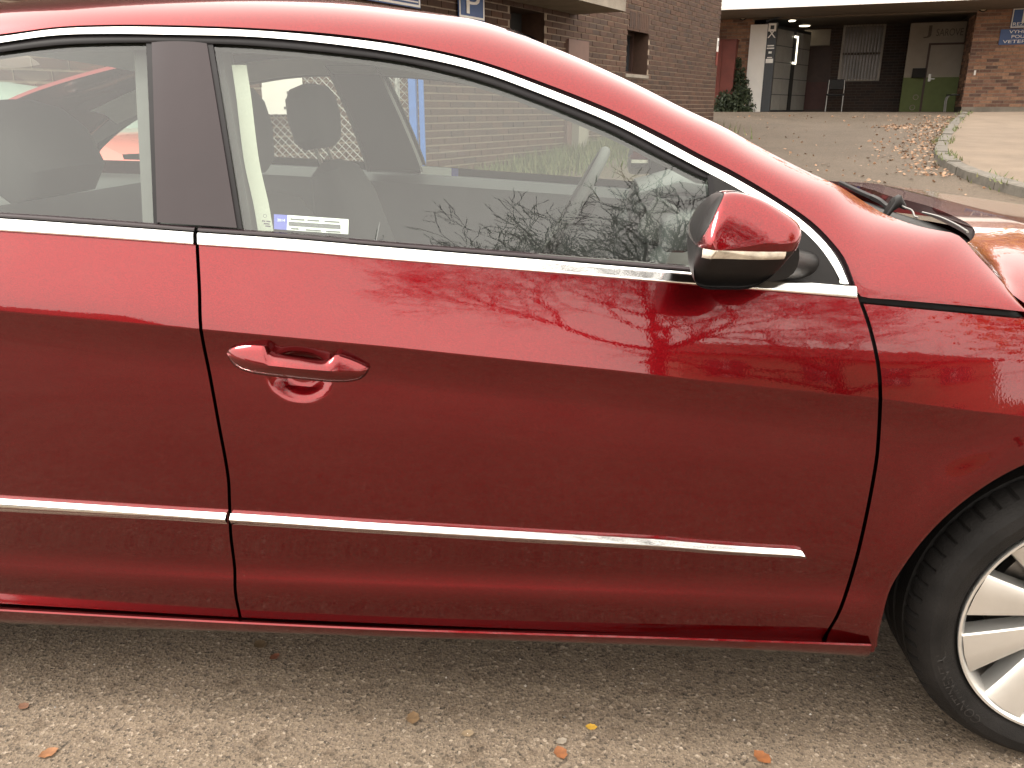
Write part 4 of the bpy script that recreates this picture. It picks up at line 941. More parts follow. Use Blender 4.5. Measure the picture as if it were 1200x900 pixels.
# ---------------------------------------------------------------- brick building on the left, running away from the street
a_ = math.radians(25)
LB = WallFrame(CAM + ray(836, 127.6) * 17.0, (-math.sin(a_), -math.cos(a_), 0), (math.cos(a_), -math.sin(a_), 0))
ZL0, ZL1 = .05, 5.2
left_b = thing('brick_building', 'dark red brick building with a concrete porch slab and a small dark window', 'building', LB.pt(4, .6))
def rect(wf, x0, y0, x1, y1, off=0):
    a, z = wf.sz(x0, y0, off); b, q = wf.sz(x1, y1, off); return (min(a, b), max(a, b), min(z, q), max(z, q))
win = rect(LB, 735, 32.5, 757.5, 88.5); dop = rect(LB, 597.5, 7, 637, 60)
hol = [win, dop]
LW = MB(); wall_sheet(LW, LB, 0, 15.5, ZL0, ZL1, hol, 0, 0)
lw = LW.build('wall', M['mortar'], left_b)
m = MB(); 
for z0, z1 in ((ZL0, ZL1),):
    m.add([LB.pt(0, z0), LB.pt(0, z1), LB.pt(0, z1, -8), LB.pt(0, z0, -8)], [(0, 1, 2, 3)])
m.build('end_wall', M['mortar'], left_b)
def scoreL(a, z):
    x, y = project(LB.pt(a, z)); 
    return 1 / (1 + a) if (-5 < y < 145 and 565 < x < 840 and a < 9) else 0
nb = lay_bricks(LB, 0, 15.5, ZL0, ZL1, hol, M['brick_a'], lw, 300, lambda a, z: (2 - abs(project(LB.pt(a, z))[0] - 745) / 200) if scoreL(a, z) > 0 and project(LB.pt(a, z))[1] < 80 + (project(LB.pt(a, z))[0] - 720) * .55 else 0, -.004)
pf = WallFrame(LB.P, -LB.n, LB.e * -1)
m = MB()
for i, z in enumerate(np.arange(ZL0 + .04, ZL1, .077)):
    for k in range(12): m.box(LB.pt(.004, z, -.14 - k * .252 - (.126 if i % 2 else 0)), (.03, .24, .065), LB.R())
tag(m.build('brickwork', M['brick_a'], left_b), kind='stuff')
# window in its recess
for h in hol:
    for (x0, y0), (x1, y1) in (((h[0], h[2]), (h[1], h[2])), ((h[1], h[2]), (h[1], h[3])), ((h[1], h[3]), (h[0], h[3])), ((h[0], h[3]), (h[0], h[2]))):
        m = MB(); m.add([LB.pt(x0, y0, .004), LB.pt(x1, y1, .004), LB.pt(x1, y1, -.36), LB.pt(x0, y0, -.36)], [(0, 1, 2, 3)]); m.build('opening_reveal', M['brick_a'], left_b)
w_ = MB(); LB.box(w_, win[0] + .02, win[1] - .02, win[2] + .02, win[3] - .02, -.34, -.30); wp = w_.build('window', M['winglass'], left_b)
m = MB(); LB.box(m, win[0] - .0, win[0] + .06, win[2], win[3], -.30, -.25); LB.box(m, win[1] - .06, win[1], win[2], win[3], -.30, -.25); LB.box(m, win[0] + .06, win[1] - .06, win[2], win[2] + .06, -.30, -.25); LB.box(m, win[0] + .06, win[1] - .06, win[3] - .06, win[3], -.30, -.25); m.build('window_frame', M['brown'], wp)
m = MB(); LB.box(m, win[0] - .03, win[1] + .03, win[2] - .05, win[2], -.3, .03); m.build('window_sill', M['concrete'], wp)
# soldier course over the window
for k in range(max(2, int((win[1] - win[0]) / .077))):
    m = MB(); LB.box(m, win[0] + .006 + k * .077, win[0] + .071 + k * .077, win[3] + .005, win[3] + .24, -.01, .016); m.build('lintel_brick', M['brick_a'], left_b)
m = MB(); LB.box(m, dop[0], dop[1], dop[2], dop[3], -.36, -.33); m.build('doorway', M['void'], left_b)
pn = rect(LB, 663, 45.5, 686, 80); m = MB(); LB.box(m, pn[0], pn[1], ZL0 + .3, pn[3], .002, .05); m.build('service_panel', M['brown'] if 0 else plain('dull_mauve_sheet', (.13, .075, .06), .6, 0, .1), left_b)
# porch slab: underside seen from below
e0 = LB.sz(733, 15.5, .75); zc_s = e0[1]; m = MB(); LB.box(m, e0[0], e0[0] + 5.5, zc_s + .02, zc_s + .20, -.1, .75); m.build('porch_slab', M['concrete'], left_b)
m = MB(); LB.box(m, e0[0] - .02, e0[0] + 5.5, zc_s + .20, zc_s + .24, -.1, .79); m.build('slab_flashing', M['galv'], left_b)
pl = LB.sz(672, 170); m = MB(); LB.box(m, pl[0] - .16, pl[0] + .16, ZL0, 1.28, .0, .16); LB.box(m, pl[0] - .2, pl[0] + .2, 1.28, 1.33, -.0, .2); m.build('concrete_pier', M['concrete'], left_b)
m = MB(); LB.box(m, -.3, 15.8, ZL1, ZL1 + .25, -8, .3); m.build('roof', M['roof'], left_b)
# striped marker on the corner
mk_ = LB.sz(836, 58, .03); sg_ = thing('marker_plate', 'slim white and red striped marker plate on the corner of the red brick building', 'marker', LB.pt(.1, mk_[1], .03))
q = rect(LB, 835, 43, 838.2, 60, .03); m = MB(); LB.box(m, .06, .14, q[2], q[3], .015, .03); m.build('white_band', M['signwhite'], sg_); z_ = q[2]
m = MB(); LB.box(m, .06, .14, z_ - .26, z_, .015, .03); m.build('red_band', M['redsheet'], sg_)
m = MB(); LB.box(m, .085, .115, q[2] + .1, q[3] - .05, .03, .033); m.build('dark_stroke', M['ink'], sg_)
# signs on this wall
def plate(name, wf, a0, a1, z0, z1, off, label, mat, border=True):
    t = thing(name, label, 'sign', wf.pt((a0 + a1) / 2, z0, off)); m = MB(); wf.box(m, a0, a1, z0, z1, off - .012, off); m.build('sign_plate', mat, t)
    if border:
        b = .022; m = MB()
        for r in ((a0 + .01, a1 - .01, z0 + .01, z0 + .01 + b), (a0 + .01, a1 - .01, z1 - .01 - b, z1 - .01), (a0 + .01, a0 + .01 + b, z0 + .01 + b, z1 - .01 - b), (a1 - .01 - b, a1 - .01, z0 + .01 + b, z1 - .01 - b)): wf.box(m, *r, off + .001, off + .004)
        m.build('sign_border', M['signwhite'], t)
    return t
s0 = rect(LB, 537, -16, 568, 25.5, .04); t = plate('parking_sign', LB, *s0, .04, 'blue parking sign with a white P beside the porch of the red brick building', M['blue'])
lettering('lettering', 'P', LB.pt((s0[0] + s0[1]) / 2, (s0[2] + s0[3]) / 2, .047), -LB.e, (0, 0, 1), (s0[1] - s0[0]) * .52, M['signwhite'], t, (s0[3] - s0[2]) * .72)
s1 = rect(LB, 404, -22, 493, 10.5, .05); t = plate('notice_board', LB, *s1, .05, 'wide blue board with white letters and a white panel on the red brick wall', M['blue'])
wd = s1[1] - s1[0]; m = MB(); LB.box(m, s1[0] + .04 * wd, s1[0] + .36 * wd, s1[2] + .05, s1[3] - .06, .051, .056); m.build('white_panel', M['signwhite'], t)
lettering('lettering', 'IIIP', LB.pt(s1[0] + .68 * wd, s1[2] + .24, .058), -LB.e, (0, 0, 1), wd * .5, M['signwhite'], t, .36)

# ---------------------------------------------------------------- entrance building at the back
b_ = math.radians(16)
RB = WallFrame(CAM + ray(1136, 70) * 19.4, (math.cos(b_), -math.sin(b_), 0), (-math.sin(b_), -math.cos(b_), 0))
zg = RB.sz(1000, 133)[1]; RB.P[2] = 0
sL = RB.sz(880, 75)[0]; zbeam = RB.sz(1000, 19)[1]; zsof = RB.sz(1000, 14)[1]
entrance = thing('entrance_building', 'tan brick building with a deep dark entrance recess under a white-edged canopy', 'building', RB.pt(0, zg))
SR = 7.0; SLft = sL - 2.3; ZT = zbeam + 2.6
DEP = 3.6
wm = MB(); wall_sheet(wm, RB, SLft, SR, -.2, ZT, [(sL, 0, zg - .02, zbeam)], 0, .02); rbw = wm.build('wall', M['mortar'], entrance)
def scoreR(a, z):
    x, y = project(RB.pt(a, z)); return 1 if (-4 < y < 140 and x < 1205 and (x > 1120 or (838 < x < 882 and y < 90))) else 0
lay_bricks(RB, 0.0, SR, zg + .15, ZT, [], M['brick_b'], rbw, 235, lambda a, z: scoreR(a, z), -.004)
lay_bricks(RB, SLft, sL, zg - .1, ZT, [], M['brick_b'], rbw, 65, lambda a, z: scoreR(a, z), -.004)
m = MB(); RB.box(m, .002, SR, zg - .6, zg + .15, -.05, .05); m.build('plinth', M['concrete'], entrance)
# brick reveal of the opening
m = MB()
for i, z in enumerate(np.arange(zg + .19, zbeam, .077)):
    for k in range(5): m.box(RB.pt(.001, z, -.12 - k * .252 - (.126 if i % 2 else 0)), (.03, .24, .065), RB.R())
tag(m.build('reveal_brickwork', M['brick_b'], entrance), kind='stuff')
# recess: side walls, back wall, ceiling, floor
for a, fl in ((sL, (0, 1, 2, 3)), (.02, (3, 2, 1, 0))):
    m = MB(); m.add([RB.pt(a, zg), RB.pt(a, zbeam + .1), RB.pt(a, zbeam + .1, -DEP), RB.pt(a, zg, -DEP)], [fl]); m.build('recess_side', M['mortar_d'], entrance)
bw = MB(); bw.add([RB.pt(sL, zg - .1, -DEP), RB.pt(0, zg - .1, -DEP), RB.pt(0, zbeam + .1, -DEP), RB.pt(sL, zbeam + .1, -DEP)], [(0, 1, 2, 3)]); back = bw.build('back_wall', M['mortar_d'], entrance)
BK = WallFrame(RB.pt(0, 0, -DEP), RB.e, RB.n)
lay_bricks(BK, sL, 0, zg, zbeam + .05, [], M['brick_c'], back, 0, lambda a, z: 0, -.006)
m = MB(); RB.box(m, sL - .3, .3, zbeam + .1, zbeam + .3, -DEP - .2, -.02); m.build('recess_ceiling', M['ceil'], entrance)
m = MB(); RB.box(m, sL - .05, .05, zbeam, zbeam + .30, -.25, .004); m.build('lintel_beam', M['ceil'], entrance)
m = MB(); RB.box(m, sL - 3, SR + .5, zg - .5, zg, -DEP - .3, .25); tag(m.build('threshold', M['concrete']), kind='structure')
# canopy
fz = zbeam + .02
cf = onplane(1000, 5.5, RB.pt(0, 0, 2.2), RB.n)[2]
m = MB(); RB.box(m, SLft - .2, SR, cf, cf + .16, .02, 2.2); m.build('canopy_soffit', M['ceil'], entrance)
m = MB(); RB.box(m, SLft - .25, SR, cf - .004, cf + .62, 2.204, 2.26); m.build('canopy_fascia', M['white'], entrance)
m = MB(); RB.box(m, SLft, SR, cf + .16, cf + .6, .02, 2.2); m.build('canopy_deck', M['concrete'], entrance)
# barred window in the back wall
def rr(x0, y0, x1, y1, wf=BK, off=0): return rect(wf, x0, y0, x1, y1, off)
q = rr(989, 29, 1030, 95); m = MB(); BK.box(m, q[0], q[1], q[2], q[3], .002, .02); gw = m.build('barred_window', plain('dusty_curtained_glass', (.22, .19, .18), .35, 0, .75, 1.1), entrance)
fr = .06; m = MB(); BK.box(m, q[0], q[0] + fr, q[2], q[3], .02, .07); BK.box(m, q[1] - fr, q[1], q[2], q[3], .02, .07); BK.box(m, q[0] + fr, q[1] - fr, q[2], q[2] + fr, .02, .07); BK.box(m, q[0] + fr, q[1] - fr, q[3] - fr, q[3], .02, .07); m.build('window_frame', plain('pale_frame_paint', (.42, .38, .33), .6), gw)
zm_ = (q[2] + q[3]) / 2 - .02; m = MB(); BK.box(m, q[0] + fr, q[1] - fr, zm_ - .03, zm_ + .03, .02, .06); m.build('transom', M['brown'], gw)
nbar = 12
for k in range(nbar):
    m = MB(); m.tube([BK.pt(q[0] + fr + (q[1] - q[0] - 2 * fr) * (k + .5) / nbar, q[2] + .02, .10), BK.pt(q[0] + fr + (q[1] - q[0] - 2 * fr) * (k + .5) / nbar, q[3] - .02, .10)], .011, 6); m.build('window_bar', M['beige'], gw)
# brown door, white box above
q = rr(940, 52, 968, 131); m = MB(); BK.box(m, q[0], q[1], zg, q[3], .002, .05); dr_ = m.build('door', M['brown'], entrance)
m = MB(); BK.box(m, q[0] + .05, q[1] - .05, zg + .1, zg + .85, .05, .06); m.build('door_panel', plain('dark_red_panel', (.06, .016, .012), .6), dr_)
q = rr(943, 35, 972, 53, BK, .3); m = MB(); BK.box(m, *q, .02, .3); m.build('meter_box', M['beige'], entrance)
# painted partition with the green door on the right
PT = WallFrame(RB.pt(0, 0, -1.7), RB.e, RB.n)
q = rect(PT, 1068, 27, 1130, 131); gl_ = PT.sz(1060, 91)[1]; tt0 = q[0]
m = MB(); PT.box(m, q[0], .0, zg, gl_, -.1, 0); m.build('green_dado', M['green'], entrance)
m = MB(); PT.box(m, q[0], .0, gl_, q[3], -.1, 0); pw_ = m.build('beige_partition', M['beige'], entrance)
lettering('lettering', 'SAROVE', PT.pt(PT.sz(1113, 39)[0], PT.sz(1117, 38)[1], .004), RB.e, (0, 0, 1), .62, M['mortar_d'], pw_, .17)
lettering('lettering', 'J', PT.pt(PT.sz(1090, 37)[0], PT.sz(1090, 36)[1], .004), RB.e, (0, 0, 1), .18, M['mortar_d'], pw_, .3)
d_ = rect(PT, 1091, 53, 1130, 131, .02)
m = MB(); PT.box(m, d_[0], d_[1], zg + .02, gl_, .003, .03); gd = m.build('green_door', M['green'], entrance)
m = MB(); PT.box(m, d_[0], d_[1], gl_, d_[3], .003, .03); m.build('door_upper', M['beige'], gd)
m = MB(); PT.box(m, d_[0] - .05, d_[0], zg + .02, d_[3] + .05, .003, .045); PT.box(m, d_[1], d_[1] + .05, zg + .02, d_[3] + .05, .003, .045); PT.box(m, d_[0], d_[1], d_[3], d_[3] + .05, .003, .045); m.build('door_frame', M['brown'], gd)
m = MB(); PT.box(m, d_[0] + .05, d_[0] + .11, gl_ - .10, gl_ + .08, .03, .05); PT.box(m, d_[0] + .07, d_[0] + .20, gl_ - .05, gl_ - .03, .05, .08); m.build('door_handle', M['galv'], gd)
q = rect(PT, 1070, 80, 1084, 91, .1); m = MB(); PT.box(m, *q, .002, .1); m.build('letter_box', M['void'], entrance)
for x0, y0 in ((1073, 114), (1069, 126)):
    a, z = PT.sz(x0, y0); m = MB(); m.tube([PT.pt(a + .06 * math.cos(t), z + .06 * math.sin(t), .006) for t in np.linspace(0, 6.28, 20)], .012, 5, False); m.build('painted_ring', M['beige'], entrance)
# lamps
def bulkhead(px, py, label):
    a, z = RB.sz(px, py, .06); t = thing('wall_lamp', label, 'lamp', RB.pt(a, z, 0)); e, n = RB.e, RB.n; zz = np.array([0, 0, 1.0])
    def disc(r, y, k=28): return np.array([RB.pt(a, z, y) + r * (math.cos(q) * e + math.sin(q) * zz) for q in np.arange(k) * 2 * math.pi / k])
    MB().grid(np.stack([disc(.125, .016), disc(.125, .05), disc(.11, .06), disc(.10, .06)]), close_v=True).build('lamp_rim', M['matt_black'], t, True, 40)
    MB().grid(np.stack([disc(.101, .058), disc(.095, .085), disc(.075, .105), disc(.04, .116), disc(.001, .118)]), close_v=True).build('lamp_glass', M['lampglass'], t, True)
bulkhead(871, 17.5, 'round opal wall lamp above the parcel locker, at the red cabinet side'); bulkhead(1153, 7, 'round opal wall lamp on the tan brick wall beside the blue parking sign')
for k, (px, py) in enumerate(((926, 23.5), (943, 29.5))):
    P = onplane(px, py, (0, 0, zbeam + .085), np.array([0, 0, 1.0])); t = thing('ceiling_lamp', ['small lit lamp over the front of the parcel locker', 'lit ceiling lamp in the recess just behind the parcel locker'][k], 'lamp', P)
    MB().add(*superloft([P + [0, 0, .012], P, P + [0, 0, -.012]], [(1, 0, 0)] * 3, [(0, 1, 0)] * 3, [.19, .19, .17], [.19, .19, .17], 2, 20)).build('lamp_ring', M['galv'], t)
    MB().add(*superloft([P + [0, 0, -.012], P + [0, 0, -.03]], [(1, 0, 0)] * 2, [(0, 1, 0)] * 2, [.15, .13], [.15, .13], 2, 20)).build('lamp_diffuser', M['lit'], t)
# parcel locker at the left jamb: white end, dark pylon with letters, doors facing into the recess
A0, Zt_ = RB.sz(880, 29, .1); A1 = RB.sz(900, 29, .1)[0]; A2 = RB.sz(910, 40, .1)[0]
lk = thing('parcel_locker', 'tall parcel locker with white end panel and dark pylon reading O X', 'locker', RB.pt((A0 + A2) / 2, zg, -.8))
m = MB(); RB.box(m, A0, A1, zg + .03, Zt_, -.02, .1); m.build('end_panel', M['white'], lk)
m = MB(); RB.box(m, A0 + .01, A2 - .25, zg + .03, Zt_ - .02, -2.2, -.02); m.build('cabinet', M['anthracite'], lk)
m = MB(); RB.box(m, A1 + .002, A2, zg + .0, Zt_ + .03, -.16, .11); py_ = m.build('pylon', M['anthracite'], lk)
cx = (A1 + A2) / 2; k = (A2 - A1)
m = MB(); zo = RB.sz(906, 32, .11)[1]; r_ = .095
for q in ((cx - r_, cx + r_, zo + r_ - .05, zo + r_), (cx - r_, cx + r_, zo - r_, zo - r_ + .05), (cx - r_, cx - r_ + .05, zo - r_ + .05, zo + r_ - .05), (cx + r_ - .05, cx + r_, zo - r_ + .05, zo + r_ - .05)): RB.box(m, *q, .112, .118)
m.build('letter_o', M['signwhite'], py_)
zx = RB.sz(905.5, 40, .11)[1]; lettering('letter_x', 'X', RB.pt(cx, zx, .116), RB.e, (0, 0, 1), .2, M['signwhite'], py_, .2)
for dz, w2, h2 in ((-.27, .16, .03), (-.33, .18, .03), (-.43, .08, .05), (-.55, .12, .025), (-.63, .18, .10)):
    m = MB(); RB.box(m, cx - w2 / 2, cx + w2 / 2, zx + dz - h2 / 2, zx + dz + h2 / 2, .112, .116); m.build('print_line', M['signwhite'], py_)
th_ = math.radians(17); LK = WallFrame(RB.pt(A2, 0, -.165), -RB.n * math.cos(th_) + RB.e * math.sin(th_), RB.e * math.cos(th_) + RB.n * math.sin(th_))
m = MB(); LK.box(m, 0, 2.5, zg + .03, Zt_ - .01, -.5, -.022); m.build('locker_body', M['anthracite'], lk)
for j in range(5):
    for i, (u0, u1) in enumerate(((.03, .62), (.64, 1.14), (1.40, 1.9), (1.92, 2.45))):
        z0_ = zg + .08 + j * (Zt_ - zg - .15) / 5; hh = (Zt_ - zg - .15) / 5 - .02
        m = MB(); LK.box(m, u0, u1, z0_, z0_ + hh, -.02, .002); m.build('locker_door', M['steel'], lk)
zs0, zs1 = zg + 1.25, zg + 1.95
m = MB(); LK.box(m, 1.16, 1.38, zg + .08, zs1, -.02, .02); sc0 = m.build('screen_unit', M['void'], lk)
m = MB()
for q in ((zs0, zs0 + .05, 1.15, 1.42), (zs1 - .05, zs1, 1.15, 1.42), (zs0 + .05, zs1 - .05, 1.36, 1.42)): LK.box(m, q[2], q[3], q[0], q[1], .021, .04)
m.build('screen_frame', M['litw'], sc0)
m = MB(); m.add([RB.pt(A1 - .05, Zt_ + .035, .15), RB.pt(A2 + .55, Zt_ + .30, .15), RB.pt(A2 + .55, Zt_ + .30, -2.2), RB.pt(A1 - .05, Zt_ + .035, -2.2), RB.pt(A1 - .05, Zt_ + .075, .15), RB.pt(A2 + .55, Zt_ + .34, .15), RB.pt(A2 + .55, Zt_ + .34, -2.2), RB.pt(A1 - .05, Zt_ + .075, -2.2)], [(0, 1, 2, 3), (7, 6, 5, 4), (0, 4, 5, 1), (1, 5, 6, 2), (2, 6, 7, 3), (3, 7, 4, 0)]); m.build('locker_roof', M['anthracite'], lk)
# chair in the recess and a low metal stand by the green door
CH = WallFrame(RB.pt(0, 0, -1.9), RB.e, RB.n); ca = CH.sz(979, 110)[0]
ch = thing('chair', 'dark chair with thin metal legs below the barred window', 'chair', CH.pt(ca, zg))
for s in (-.21, .21):
    for d in (0, .42):
        m = MB(); m.tube([CH.pt(ca + s, zg, d), CH.pt(ca + s * .95, zg + (.46 if d else .86), d * .97)], .013, 6); m.build('leg', M['galv'], ch)
m = MB(); m.add(*rounded(0, 0, 0, .46, .44, .05, .015)); o = m.build('seat', M['matt_black'], ch); me = o.data
R4 = Matrix.Translation(CH.pt(ca, zg + .47, .21)) @ Matrix(CH.R().tolist()).to_4x4(); me.transform(R4)
m = MB(); m.add(*rounded(0, 0, 0, .46, .03, .26, .012)); o = m.build('backrest', M['matt_black'], ch); o.data.transform(Matrix.Translation(CH.pt(ca, zg + .74, -.01)) @ Matrix(CH.R().tolist()).to_4x4())
ST = WallFrame(RB.pt(0, 0, -.9), RB.e, RB.n); sa = ST.sz(1118, 120)[0]
st = thing('metal_stand', 'low bent-tube metal stand in front of the green door', 'stand', ST.pt(sa, zg))
for d in (0, .35):
    m = MB(); m.tube(crv([ST.pt(sa - .2, zg, d), ST.pt(sa - .17, zg + .42, d), ST.pt(sa + .2, zg + .42, d)], 12), .014, 6); m.build('tube_frame', M['galv'], st)
m = MB(); ST.box(m, sa - .2, sa + .22, zg + .425, zg + .45, -.02, .38); m.build('top_board', M['matt_black'], st)
# signs on the tan wall
q = rect(RB, 1187.5, 9.5, 1219, 32, .03); t = plate('parking_sign', RB, *q, .03, 'blue parking sign with white P on the tan brick wall', M['blue'])
lettering('lettering', 'P', RB.pt((q[0] + q[1]) / 2, q[3] - .2, .036), RB.e, (0, 0, 1), .2, M['signwhite'], t, .26); lettering('lettering', 'REZERVE', RB.pt((q[0] + q[1]) / 2, q[2] + .08, .036), RB.e, (0, 0, 1), (q[1] - q[0]) * .84, M['signwhite'], t, .07)
q = rect(RB, 1173, 34.5, 1240, 51, .03); t = plate('reserved_plate', RB, *q, .03, 'wide blue plate with three lines of white text under the blue parking sign', M['blue'], False)
for i, (s, f) in enumerate((('VYHRAZENO', .70), ('POUZE PRO', .60), ('VETERINARNI', .86))):
    lettering('lettering', s, RB.pt((q[0] + q[1]) / 2, q[3] - .06 - .105 * i, .036), RB.e, (0, 0, 1), (q[1] - q[0]) * f, M['signwhite'], t, .068)
a, z = RB.sz(1142.5, 85, .02); m = MB(); RB.box(m, a - .02, a + .02, z - .06, z + .05, .013, .022); tag(m.build('wall_tag', M['signwhite']), 'tiny white tag stuck on the tan brick wall', 'tag')
# red sheet cabinet in the corner
q = rect(RB, 834.5, 48, 857, 122, .5); rc = thing('red_cabinet', 'tall red sheet-metal cabinet with two doors beside the shrub', 'cabinet', RB.pt((q[0] + q[1]) / 2, zg - .2, .3))
m = MB(); RB.box(m, q[0], q[1], zg - .25, q[3], .02, .49); m.build('cabinet_body', M['redsheet'], rc); mid = q[0] + (q[1] - q[0]) * .45
for a0, a1 in ((q[0] + .012, mid - .008), (mid + .008, q[1] - .012)):
    m = MB(); RB.box(m, a0, a1, zg - .2, q[3] - .015, .491, .51); m.build('cabinet_door', M['redsheet'], rc)
m = MB(); RB.box(m, q[0] - .02, q[1] + .02, q[3], q[3] + .03, .0, .53); m.build('cabinet_lid', M['redsheet'], rc)

# ---------------------------------------------------------------- plants
def leaf_cloud(C, size, aspect=.55, flat=0.0):
    """many single leaves: two-triangle folded blades"""
    C = np.asarray(C); k = len(C); d = rng.normal(size=(k, 3)); d[:, 2] *= 1 - flat; d /= np.linalg.norm(d, axis=1)[:, None]
    r = rng.normal(size=(k, 3)); s = np.cross(d, r); s /= np.linalg.norm(s, axis=1)[:, None]; nn = np.cross(d, s)
    L = (size * rng.uniform(.6, 1.3, k))[:, None]
    V = np.stack([C - d * L * .5, C + s * L * aspect * .5 + nn * L * .08, C + d * L * .5, C - s * L * aspect * .5 + nn * L * .08], 1).reshape(-1, 3)
    F = (np.arange(k)[:, None] * 4 + np.array([[0, 1, 2, 3]])).tolist(); return V, F
def cloud_mesh(name, V, F, mat, parent=None):
    return mk(name, V, F, mat, parent, False)
sb = thing('shrub', 'dark green leafy shrub and ivy climbing between the red cabinet and the parcel locker', 'shrub', onT(855, 137))
pts = []
for (px, py, r, k, off) in ((845, 128, .30, 420, .75), (860, 125, .34, 520, .8), (872, 126, .28, 360, .6), (851, 118, .26, 330, .65), (866, 112, .26, 330, .5), (868, 98, .22, 260, .35), (866, 86, .17, 170, .3), (864, 74, .13, 110, .2), (872, 112, .2, 220, .4), (838, 133, .2, 200, .8), (872, 133, .26, 260, .7)):
    P = onplane(px, py, RB.pt(0, 0, off), RB.n); q = rng.normal(size=(k, 3)); q /= np.linalg.norm(q, axis=1)[:, None]; pts.append(P + q * r * rng.uniform(.35, 1.1, (k, 1)))
pts = np.vstack(pts); pts = pts[pts[:, 2] > zg - .35]; cloud_mesh('foliage', *leaf_cloud(pts, .085, .6), M['ivy'], sb)
m = MB(); bs = onplane(858, 135, RB.pt(0, 0, .6), RB.n)
for k in range(6):
    tip = pts[rng.integers(len(pts))]; m.tube(crv([bs + [rng.uniform(-.15, .15), 0, -.3], (bs + tip) / 2 + [0, 0, .05], tip], 8), np.linspace(.018, .005, 8), 5)
m.build('stem', M['bark'], sb)
# rough grass at the foot of the brick wall
gp_ = []
for k in range(7000):
    a = rng.uniform(2.5, 14.5); o = abs(rng.normal(0, .45)) + .05; P = LB.pt(a, 0, o); gp_.append((P[0], P[1], terrain(P[0], P[1]), rng.uniform(.06, .26)))
V = []; F = []
for i, (x, y, z, h) in enumerate(gp_):
    t = rng.uniform(0, 6.28); dx, dy = .012 * math.cos(t), .012 * math.sin(t); lx, ly = rng.normal(0, .06, 2)
    V += [(x - dx, y - dy, z - .01), (x + dx, y + dy, z - .01), (x + lx, y + ly, z + h)]; F.append((3 * i, 3 * i + 1, 3 * i + 2))
tag(cloud_mesh('grass', V, F, M['grass']), kind='stuff')

# ---------------------------------------------------------------- pavement on the right with its kerb stones
kp = [(1127, 137), (1117, 146), (1106, 160), (1098, 175), (1096, 183), (1101, 192), (1118, 203), (1142, 214), (1168, 223), (1200, 232), (1260, 245), (1340, 258)]
K3 = np.array([onT(*p)[:2] for p in crv(kp, 90)])
nn = np.gradient(K3, axis=0); nn = np.stack([nn[:, 1], -nn[:, 0]], 1); nn /= np.linalg.norm(nn, axis=1)[:, None]
ctr = np.array([K3[:, 0].max() + 4, K3[:, 1].mean()])
sgn_ = np.sign(np.sum((ctr - K3) * nn, axis=1)); nn *= np.sign(np.median(sgn_))
KH = .10
def Tz(P): return float(terrain(P[0], P[1]))
pv = MB(); In = K3 + nn * .14; far_pts = []
Gp = np.zeros((len(In), 14, 3))
for i in range(len(In)):
    tgt = np.array([30.0, In[i][1] * .6 + 2.0 + (i / len(In)) * -2]); 
    tgt = np.array([26.0, 22.5 - 19.5 * i / len(In)])
    for j, t in enumerate(np.linspace(0, 1, 14) ** 1.6): P = In[i] + (tgt - In[i]) * t; Gp[i, j] = (P[0], P[1], Tz(P) + KH - .004 + .004 * math.sin(P[0] * 2))
pave = MB().grid(Gp).build('pavement', M['slab'], None, True); tag(pave, kind='structure')
seg = np.r_[0, np.cumsum(np.linalg.norm(np.diff(K3, axis=0), axis=1))]; pos = 0.0
while pos + .3 < seg[-1]:
    L = rng.uniform(.42, .75); c = []
    for f in (0.012, .5, .988):
        s = min(pos + L * f, seg[-1]); P = np.array([np.interp(s, seg, K3[:, 0]), np.interp(s, seg, K3[:, 1])]); q = np.array([np.interp(s, seg, nn[:, 0]), np.interp(s, seg, nn[:, 1])]); c.append((P, unit(q)))
    h = KH + rng.uniform(-.012, .014); V = []
    for P, q in c:
        a, b = P - q * .02 + q * rng.uniform(-.012, .012), P + q * .145
        V += [(*a, Tz(a) - .05), (*(a + q * .006), Tz(a) + h - .012), (*(a + q * .025), Tz(a) + h), (*b, Tz(b) + h), (*b, Tz(b) - .05)]
    F = [];
    for i in range(2):
        for j in range(5): F.append((i*5+j, i*5+(j+1)%5, (i+1)*5+(j+1)%5, (i+1)*5+j))
    F += [(0, 1, 2, 3, 4), (14, 13, 12, 11, 10)]
    o = mk('kerb_stone', V, F, M['kerb'], pave, False); pos += L
m = MB()   # moss and weeds in the kerb joints
V = []; F = []
for k in range(900):
    s = rng.uniform(0, seg[-1]); P = np.array([np.interp(s, seg, K3[:, 0]), np.interp(s, seg, K3[:, 1])]) + rng.normal(0, .03, 2) + np.array([np.interp(s, seg, nn[:, 0]), np.interp(s, seg, nn[:, 1])]) * (.15 if rng.random() < .7 else -.03)
    if math.sin(s * 3.1) + rng.normal(0, .5) < .2: continue
    z = Tz(P) + (KH if rng.random() < .7 else 0); h = rng.uniform(.02, .07); t = rng.uniform(0, 6.28); i = len(V); V += [(P[0] - .012 * math.cos(t), P[1] - .012 * math.sin(t), z - .01), (P[0] + .012 * math.cos(t), P[1] + .012 * math.sin(t), z - .01), (P[0] + rng.normal(0, .02), P[1] + rng.normal(0, .02), z + h)]; F.append((i, i+1, i+2))
tag(cloud_mesh('kerb_weeds', V, F, M['grass']), kind='stuff')

